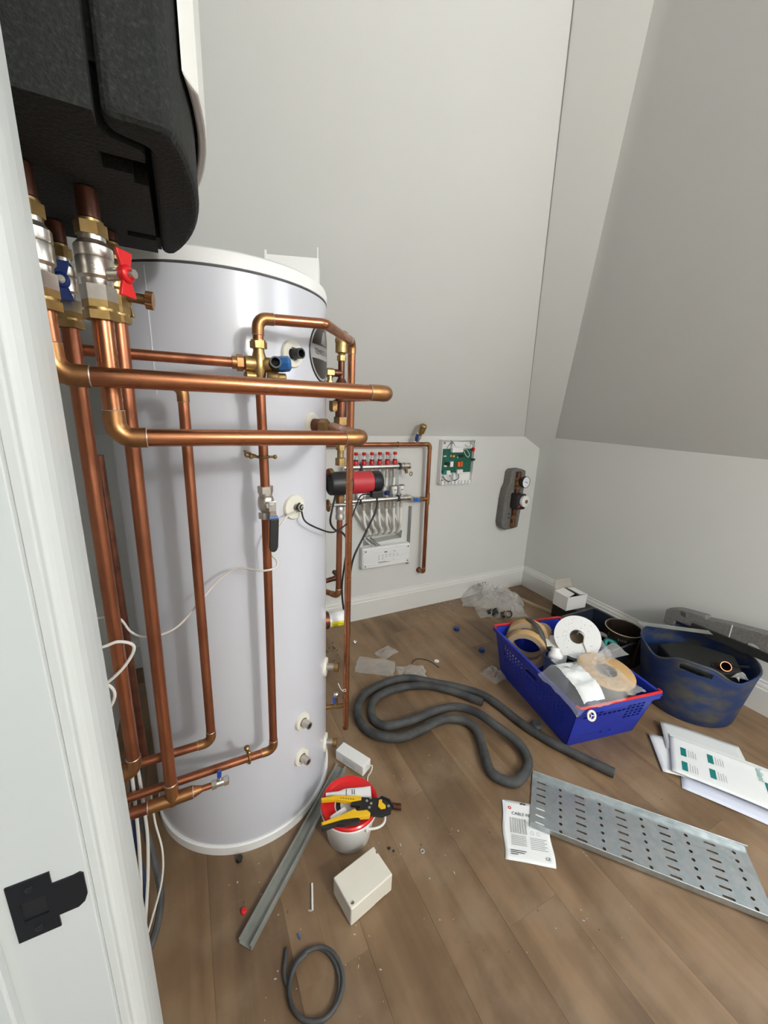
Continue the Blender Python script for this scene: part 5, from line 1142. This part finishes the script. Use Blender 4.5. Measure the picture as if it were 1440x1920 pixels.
for t in (-75, 15):
    build(MB().box(bc + V((.094*math.cos(rad(t)), .094*math.sin(rad(t)), .108)), (.012, .014, .018), rz=rad(t)), 'handle_lug', 'bucket_white', bk_, bevel=.003)
# white squeeze tube + small white bar lying on the lid
zl = .1395
sq = thing('sealant_tube', 'flat white plastic squeeze tube lying on the red lid', 'tube', (.41, .965, zl))
s0 = V((.335, 1.002, zl+.008)); s1 = V((.478, .948, zl+.009)); sd = (s1-s0).normalized(); sn = V((-sd.y, sd.x, 0)); Ls = (s1-s0).length
ws = [(0, .008), (.28, .010), (.42, .019), (.55, .0205), (.8, .021), (1, .023)]
def wid(a):
    for (a0, w0), (a1, w1) in zip(ws, ws[1:]):
        if a <= a1: return w0 + (w1-w0)*(a-a0)/(a1-a0)
    return ws[-1][1]
tb_ = MB(); N = 22; vs = []; m2 = 14
for i in range(N+1):
    a = i/N; wdt = wid(a); ht = .008 if a < .4 else .008*(1-(a-.4)/.6*.8)
    for k in range(m2):
        t = 2*PI*k/m2; vs.append(s0 + sd*Ls*a + sn*wdt*math.cos(t) + V((0, 0, ht*math.sin(t))))
tb_.add(vs, [(i*m2+k, i*m2+(k+1) % m2, (i+1)*m2+(k+1) % m2, (i+1)*m2+k) for i in range(N) for k in range(m2)] + [tuple(range(m2))[::-1], tuple(N*m2+k for k in range(m2))], True)
build(tb_, 'body', 'white_plastic', sq)
pm = MB()
for a, w_ in ((.45, .014), (.58, .011), (.63, .011)): pm.box(s0+sd*Ls*a+V((0, 0, .0086 if a < .5 else .0078)), (.0018, w_*1.6, .0004), rz=math.atan2(sd.y, sd.x))
build(pm, 'tube_print', 'ink', sq)
tag(build(MB().box((.352, .925, zl+.006), (.055, .016, .012), rz=rad(12)), 'white_clip', 'white_plastic', bevel=.002), 'small white plastic block under the yellow pliers on lid', 'block')
ws_ = thing('wire_stripper', 'yellow and black automatic wire stripper lying on the red lid', 'pliers', (.40, .91, zl+.012))
zs = zl + .020
def strip_poly(pts, z, th, nm, m, par, bev=.0015):
    ar = [(p[0], p[1]) for p in pts]
    return build(MB().prism(ar, (0, 0, z), (1, 0, 0), (0, 1, 0), (0, 0, th)), nm, m, par, bevel=bev)
# upper handle (far) and lower handle (near)
strip_poly([(.312, .984), (.311, .976), (.352, .961), (.398, .930), (.430, .922), (.436, .934), (.420, .942), (.357, .973)], zs-.004, .014, 'handle', 'yellow', ws_)
strip_poly([(.312, .990), (.350, .980), (.357, .973), (.312, .984)], zs-.004, .010, 'handle_grip', 'black', ws_)
strip_poly([(.288, .907), (.290, .899), (.352, .890), (.400, .874), (.432, .862), (.440, .870), (.434, .884), (.404, .894), (.400, .904), (.352, .903)], zs-.004, .014, 'handle', 'yellow', ws_)
strip_poly([(.284, .899), (.284, .888), (.330, .884), (.345, .876), (.396, .862), (.404, .868), (.398, .876), (.352, .889), (.290, .898)], zs-.006, .013, 'handle_grip', 'black', ws_)
strip_poly([(.398, .930), (.392, .922), (.420, .905), (.404, .896), (.434, .882), (.440, .866), (.470, .848), (.500, .846), (.512, .860), (.510, .885), (.490, .905), (.462, .918), (.436, .932)], zs-.003, .011, 'head', 'black', ws_)
strip_poly([(.470, .878), (.474, .866), (.490, .862), (.494, .870), (.488, .884), (.492, .894), (.482, .896)], zs+.008, .005, 'wire_stop', 'yellow', ws_)
strip_poly([(.490, .905), (.497, .908), (.517, .886), (.518, .858), (.512, .860), (.510, .885)], zs-.002, .012, 'jaw', 'dark_metal', ws_)
for q in ((.446, .912), (.455, .898), (.444, .888), (.461, .916), (.503, .866)): build(MB().cyl((*q, zs+.008), (*q, zs+.0095), .0042, n=14), 'rivet', 'nickel', ws_)
pk = MB()
for k in range(6): pk.box((.372+k*.007, .9555-k*.0042, zs+.0102), (.004, .0025, .0005), rz=-.55)
build(pk, 'handle_print', 'ink', ws_)
tag(build(MB().cyl((.507, 1.012, .011), (.606, .952, .011), .0105, n=18), 'copper_offcut', 'copper_dark'), 'short dull copper pipe offcut beside the red-lidded bucket', 'copper offcut')

# ================================================================== BOXES AND TRUNKING ON THE FLOOR
ad = thing('power_adapter', 'small white oblong power supply with cable behind the bucket', 'power supply', (.52, 1.205, 0))
ang = math.atan2(-.128, .072); ac = V((.5185, 1.205, 0))
build(MB().box(ac + V((0, 0, .024)), (.142, .052, .046), rz=ang), 'case', 'white_plastic', ad, bevel=.003)
au = V((math.cos(ang), math.sin(ang), 0)); an_ = V((-au.y, au.x, 0))
build(MB().box(ac + V((0, 0, .021)) - an_*.0262, (.062, .0008, .022), rz=ang), 'rating_label', 'paper_grey', ad)
build(MB().box(ac + V((0, 0, .008)) - an_*.027, (.05, .002, .003), rz=ang), 'case_ledge', 'white_plastic', ad)
build(MB().tube(spline([ac+au*.071+V((0, 0, .03)), ac+au*.088+an_*.012+V((0, 0, .034)), ac+au*.092+an_*.0+V((0, 0, .018)), ac+au*.088-an_*.014+V((0, 0, .005)), ac+au*.10-an_*.035+V((0, 0, .0035))], 6), .0026, 8), 'lead', 'cable_white', ad)
jx = thing('junction_box_cover', 'cream plastic junction box cover lying in front of the bucket', 'box cover', (.372, .775, 0))
jr = rad(11); jc = V((.376, .777, 0)); ju = V((math.cos(jr), math.sin(jr), 0)); jv = V((-ju.y, ju.x, 0))
Mj = Matrix((ju, jv, V((0, 0, 1)))).transposed()
jo = build(MB().box(jc + V((0, 0, .0355)), (.148, .098, .067), M=Mj), 'cover', 'cream_plastic', jx, bevel=.004, seg=3)
cj = MB()
cj.cyl(jc - ju*.062 - jv*.036 + V((0, 0, .045)), jc - ju*.062 - jv*.036 + V((0, 0, .08)), .0055, n=16)
cj.box(jc + ju*.0735 + jv*.030 + V((0, 0, .06)), (.012, .012, .03), M=Mj)
cj.box(jc + ju*.030 - jv*.049 + V((0, 0, .002)), (.04, .02, .010), M=Mj)
cut(jo, cj)
trk = thing('trunking_length', 'long grey metal trunking channel lying beside cylinder base', 'trunking', (.25, 1.0, 0))
q0 = V((.040, .797, 0)); q1 = V((.468, 1.203, 0)); qd = (q1-q0); qn = V((qd.y, -qd.x, 0)).normalized()
build(MB().prism([(-.021, .0005), (.021, .0005), (.021, .016), (.0175, .016), (.0175, .0035), (-.0175, .0035), (-.0175, .016), (-.021, .016)], q0, qn, V((0, 0, 1)), qd), 'channel', 'zinc_dull', trk)
build(MB().prism([(-.0215, .016), (-.0150, .016), (-.0150, .018), (-.0215, .018)], q0, qn, V((0, 0, 1)), qd).prism([(.0150, .016), (.0215, .016), (.0215, .018), (.0150, .018)], q0, qn, V((0, 0, 1)), qd), 'lip', 'zinc_dull', trk)
# coil of black cable
pts = []
for k in range(33):
    t = rad(160) - k*rad(780)/32; lp2 = k/32
    pts.append((.184 + .010*lp2 + (.060 + .010*lp2)*math.cos(t), .648 - .006*lp2 + (.070 - .004*lp2)*math.sin(t), .006 + .010*lp2 + .002*math.sin(k*1.7)))
pts = [(.139, .745, .005), (.127, .715, .005), (.121, .690, .006)] + pts
tag(build(MB().tube(spline(pts, 5), .0052, 10), 'cable_coil', 'black_rubber'), 'coil of black cable lying on the floor at the front', 'cable coil')

# ================================================================== BAGS AND SMALL LITTER
def crumple(name, label, c, sx, sy, h, seed, m='bag_film', rot=0, n=26, cat='plastic bag', fold=.35):
    R = Matrix.Rotation(rot, 3, 'Z')
    def f(u, v):
        x_, y_ = (u-.5)*sx, (v-.5)*sy
        e = (math.sin(PI*u)*math.sin(PI*v))**.5
        e = max(0, e)
        zv = .003 + h*e*(.55 + .9*nz((u*3.1+seed, v*3.1, seed))) + h*fold*e*nz((u*9, v*9, seed*2))
        x_ += .06*sx*nz((v*4, seed, u*2)); y_ += .06*sy*nz((u*4, seed+5, v*2))
        return V(c) + R @ V((x_, y_, max(.002, zv)))
    return build(MB().grid(n, n, f), name, m), f
tb2 = thing('poly_bag', 'large crumpled clear bag with black lettering in back corner', 'plastic bag', (2.02, 2.05, 0))
pb_, pf = crumple('film', '', (2.04, 2.09, 0), .46, .24, .17, 3.3, 'bag_film_milky', rad(-35), 34)
setpar(pb_, tb2)
pg_, pf2 = crumple('film', '', (2.02, 2.02, 0), .36, .34, .10, 8.1, 'bag_film', rad(-20), 28); setpar(pg_, tb2)
for txt, ctr, sz, dr_ in (('BLEY', V((1.93, 2.10, .165)), .036, V((1, -.15, .12))), ('TEC', V((1.85, 1.87, .068)), .034, V((1, -.3, 0)))):
    uu = dr_.normalized(); vv_ = V((.05, .25, 1)); vv_ = (vv_ - uu*vv_.dot(uu)).normalized()
    build(text_mb(txt, sz, ctr, uu, vv_), 'lettering', 'ink', tb2)
for k, (x_, y_, r_) in enumerate(((1.90, 1.90, .022), (1.945, 1.87, .02), (1.99, 1.86, .022), (1.935, 1.935, .02), (1.88, 1.945, .016))):
    o = thing('pipe_clip_set', ('first', 'second', 'third', 'fourth', 'fifth')[k] + ' of the black rubber-lined clips inside the clear bag, from camera', 'pipe clip', (x_, y_, 0), 'rubber-lined clips in the bag')
    o['label'] = 'black rubber-lined pipe clip inside the clear bag in back corner'
    axk = (math.sin(k*2.1), math.cos(k*2.1), .35)
    build(MB().lathe([(r_-.003, -.010), (r_+.002, -.010), (r_+.002, .010), (r_-.003, .010)], (x_, y_, r_+.004), axk, 20, closed=True), 'band', 'black', o)
    build(MB().cyl((x_+.01, y_, r_*2), (x_+.01, y_-.004, r_*2+.018), .004, n=10), 'screw', 'chrome', o)
for name, lab, c, sx, sy, h, sd_, m, rt2 in (
    ('small_bag', 'flat clear zip bag right of the long vertical riser', (.875, 1.735, 0), .22, .14, .016, 1.7, 'bag_film_milky', rad(-35)),
    ('small_bag', 'thin clear bag scrap above the flat zip bag', (.99, 1.83, 0), .12, .09, .02, 4.4, 'bag_film', rad(20)),
    ('small_bag', 'clear bag crumpled underneath the foam insulation loop', (1.03, 1.60, 0), .16, .13, .03, 6.2, 'bag_film_milky', rad(-20)),
    ('small_bag', 'small crumpled clear bag with fittings left of the crate', (1.44, 1.40, 0), .10, .11, .06, 2.9, 'bag_film', rad(10))):
    o, _ = crumple(name, lab, c, sx, sy, h, sd_, m, rt2, 20); tag(o, lab, 'plastic bag')
tag(build(MB().lathe([(.011, 0), (.011, .03), (.008, .03), (.008, 0)], (1.43, 1.385, .012), (.8, .3, .3), 14, closed=True), 'copper_fitting', 'copper'), 'small copper fitting inside the bag left of crate', 'fitting')
def bottle_cap(lab, c, m):
    t = thing('bottle_cap', lab, 'cap', c)
    n2 = 18; pr = [((.0175 if i % 2 else .0165)*math.cos(PI*i/n2), (.0175 if i % 2 else .0165)*math.sin(PI*i/n2)) for i in range(2*n2)]
    build(MB().prism(pr, c, (1, 0, 0), (0, 1, 0), (0, 0, .016)), 'skirt', m, t)
    build(MB().lathe([(.0165, .016), (.015, .019), (0, .019)], c, n=24), 'top', m, t)
bottle_cap('blue cap on the floor farther from the crate', V((1.539, 1.87, 0)), 'blue_handle')
bottle_cap('blue cap on the floor right beside the crate side', V((1.535, 1.611, 0)), 'blue_handle')
def bit(name, lab, mb, m, cat, **k): tag(build(mb, name, m, **k), lab, cat)
bit('white_chip', 'white round plastic disc on the floor behind the foam hose', MB().lathe([(0, 0), (.014, 0), (.014, .003), (0, .0035)], (1.223, 1.637, 0), n=18), 'white_plastic', 'disc')
bit('red_cap', 'small red cap on the floor left of the trunking', MB().lathe([(.008, 0), (.0085, .006), (.006, .009), (0, .009)], (.047, .879, 0), n=16), 'red', 'cap')
bit('black_nut', 'small black plastic plug in front of the cylinder base', MB().hexn((.052, 1.025, 0), (.055, 1.022, .014), .010), 'black', 'plug')
bit('white_rod', 'short white plastic rod on the floor between trunking and cream cover', MB().cyl((.244, .862, .0035), (.226, .797, .0035), .0032, n=10), 'white_plastic', 'rod')
bit('blue_sliver', 'tiny blue sliver of plastic behind the black cable coil', MB().box((.176, .757, .0015), (.004, .014, .003), rz=.2), 'blue_prv', 'scrap')
bit('grey_screw', 'tiny silver screw clip on the floor right of the immersion heater', MB().ring((.855, 2.0, .006), (.2, .1, 1), .011, .004, 16, 8), 'chrome', 'washer')
bit('round_stopper', 'dark round grommet on the floor under the crate corner', MB().lathe([(.012, 0), (.026, .002), (.028, .014), (.020, .024), (.010, .022)], (1.375, 1.030, 0), n=24), 'black_rubber', 'grommet')
bit('wire_bit', 'thin black wire arcing on the floor behind the foam hose', MB().tube(spline([(1.06, 1.66, .003), (1.12, 1.70, .003), (1.18, 1.66, .003), (1.20, 1.58, .003)], 6), .0022, 6), 'black', 'wire')
bit('white_wire', 'thin white wire curl at the cylinder side near floor', MB().tube(spline([(.445, 1.19, .42), (.455, 1.18, .395), (.465, 1.165, .395), (.462, 1.16, .41), (.452, 1.165, .405)], 6), .0016, 6), 'cable_white', 'wire')
for k, (x_, y_, s) in enumerate(((.505, .851, .006), (.601, .797, .008), (.515, .838, .004))):
    bit('rubber_crumb', ('dark crumb right of the bucket', 'pale ring crumb right of the cream cover', 'tiny dark crumb beside the cream cover')[k], MB().sph((x_, y_, s*.6), s, 8, (1, .8, .6)) if k != 1 else MB().ring((x_, y_, .002), (0, 0, 1), .006, .0018, 14, 6), 'black' if k != 1 else 'ink_grey', 'crumb')
cr_ = MB(); random.seed(21)
spots = [(.04, .963), (.316, .695), (.545, .845), (.53, .82), (.929, .439), (.10, .90), (.22, .80), (.30, .63), (.10, .70), (.35, .60), (.58, .72), (.66, .70), (.55, .62), (.75, .80)]
for (x_, y_) in spots: cr_.box((x_, y_, .0012), (random.uniform(.003, .010), random.uniform(.002, .005), .0024), rz=random.uniform(0, 3))
for k in range(260):
    x_, y_ = random.uniform(.0, 1.5), random.uniform(.35, 2.1)
    if (x_-T.x)**2 + (y_-T.y)**2 < .34**2: continue
    cr_.box((x_, y_, .0006), (random.uniform(.001, .004), random.uniform(.001, .003), .0012), rz=random.uniform(0, 3))
tag(build(cr_, 'litter_crumbs', 'ink_grey'), 'pale crumbs and clippings scattered over the floor', 'crumbs', kind='stuff')
cr2 = MB()
for k in range(180):
    x_, y_ = random.gauss(1.05, .9), random.uniform(.4, 2.0)
    if (x_-T.x)**2 + (y_-T.y)**2 < .34**2 or x_ < -.1 or x_ > 2.0: continue
    cr2.box((x_, y_, .0006), (random.uniform(.001, .005), random.uniform(.001, .004), .0012), rz=random.uniform(0, 3))
for k in range(24): cr2.sph((random.gauss(.66, .06), random.gauss(2.0, .06), .003), random.uniform(.003, .007), 6, (1, 1, .6))
tag(build(cr2, 'dark_crumbs', 'slot_dark'), 'dark crumbs and grit scattered over the floor', 'crumbs', kind='stuff')
cr3 = MB()
for k in range(420):
    x_ = random.gauss(1.62, .16); y_ = YB - .03 - abs(random.gauss(0, .07)); s = random.uniform(.001, .005)
    cr3.box((x_, y_, s*.4), (s*2, s*1.4, s*.8), rz=random.uniform(0, 3))
tag(build(cr3, 'plaster_dust', 'dust'), 'pinkish plaster rubble and dust along the back skirting', 'rubble', kind='stuff')
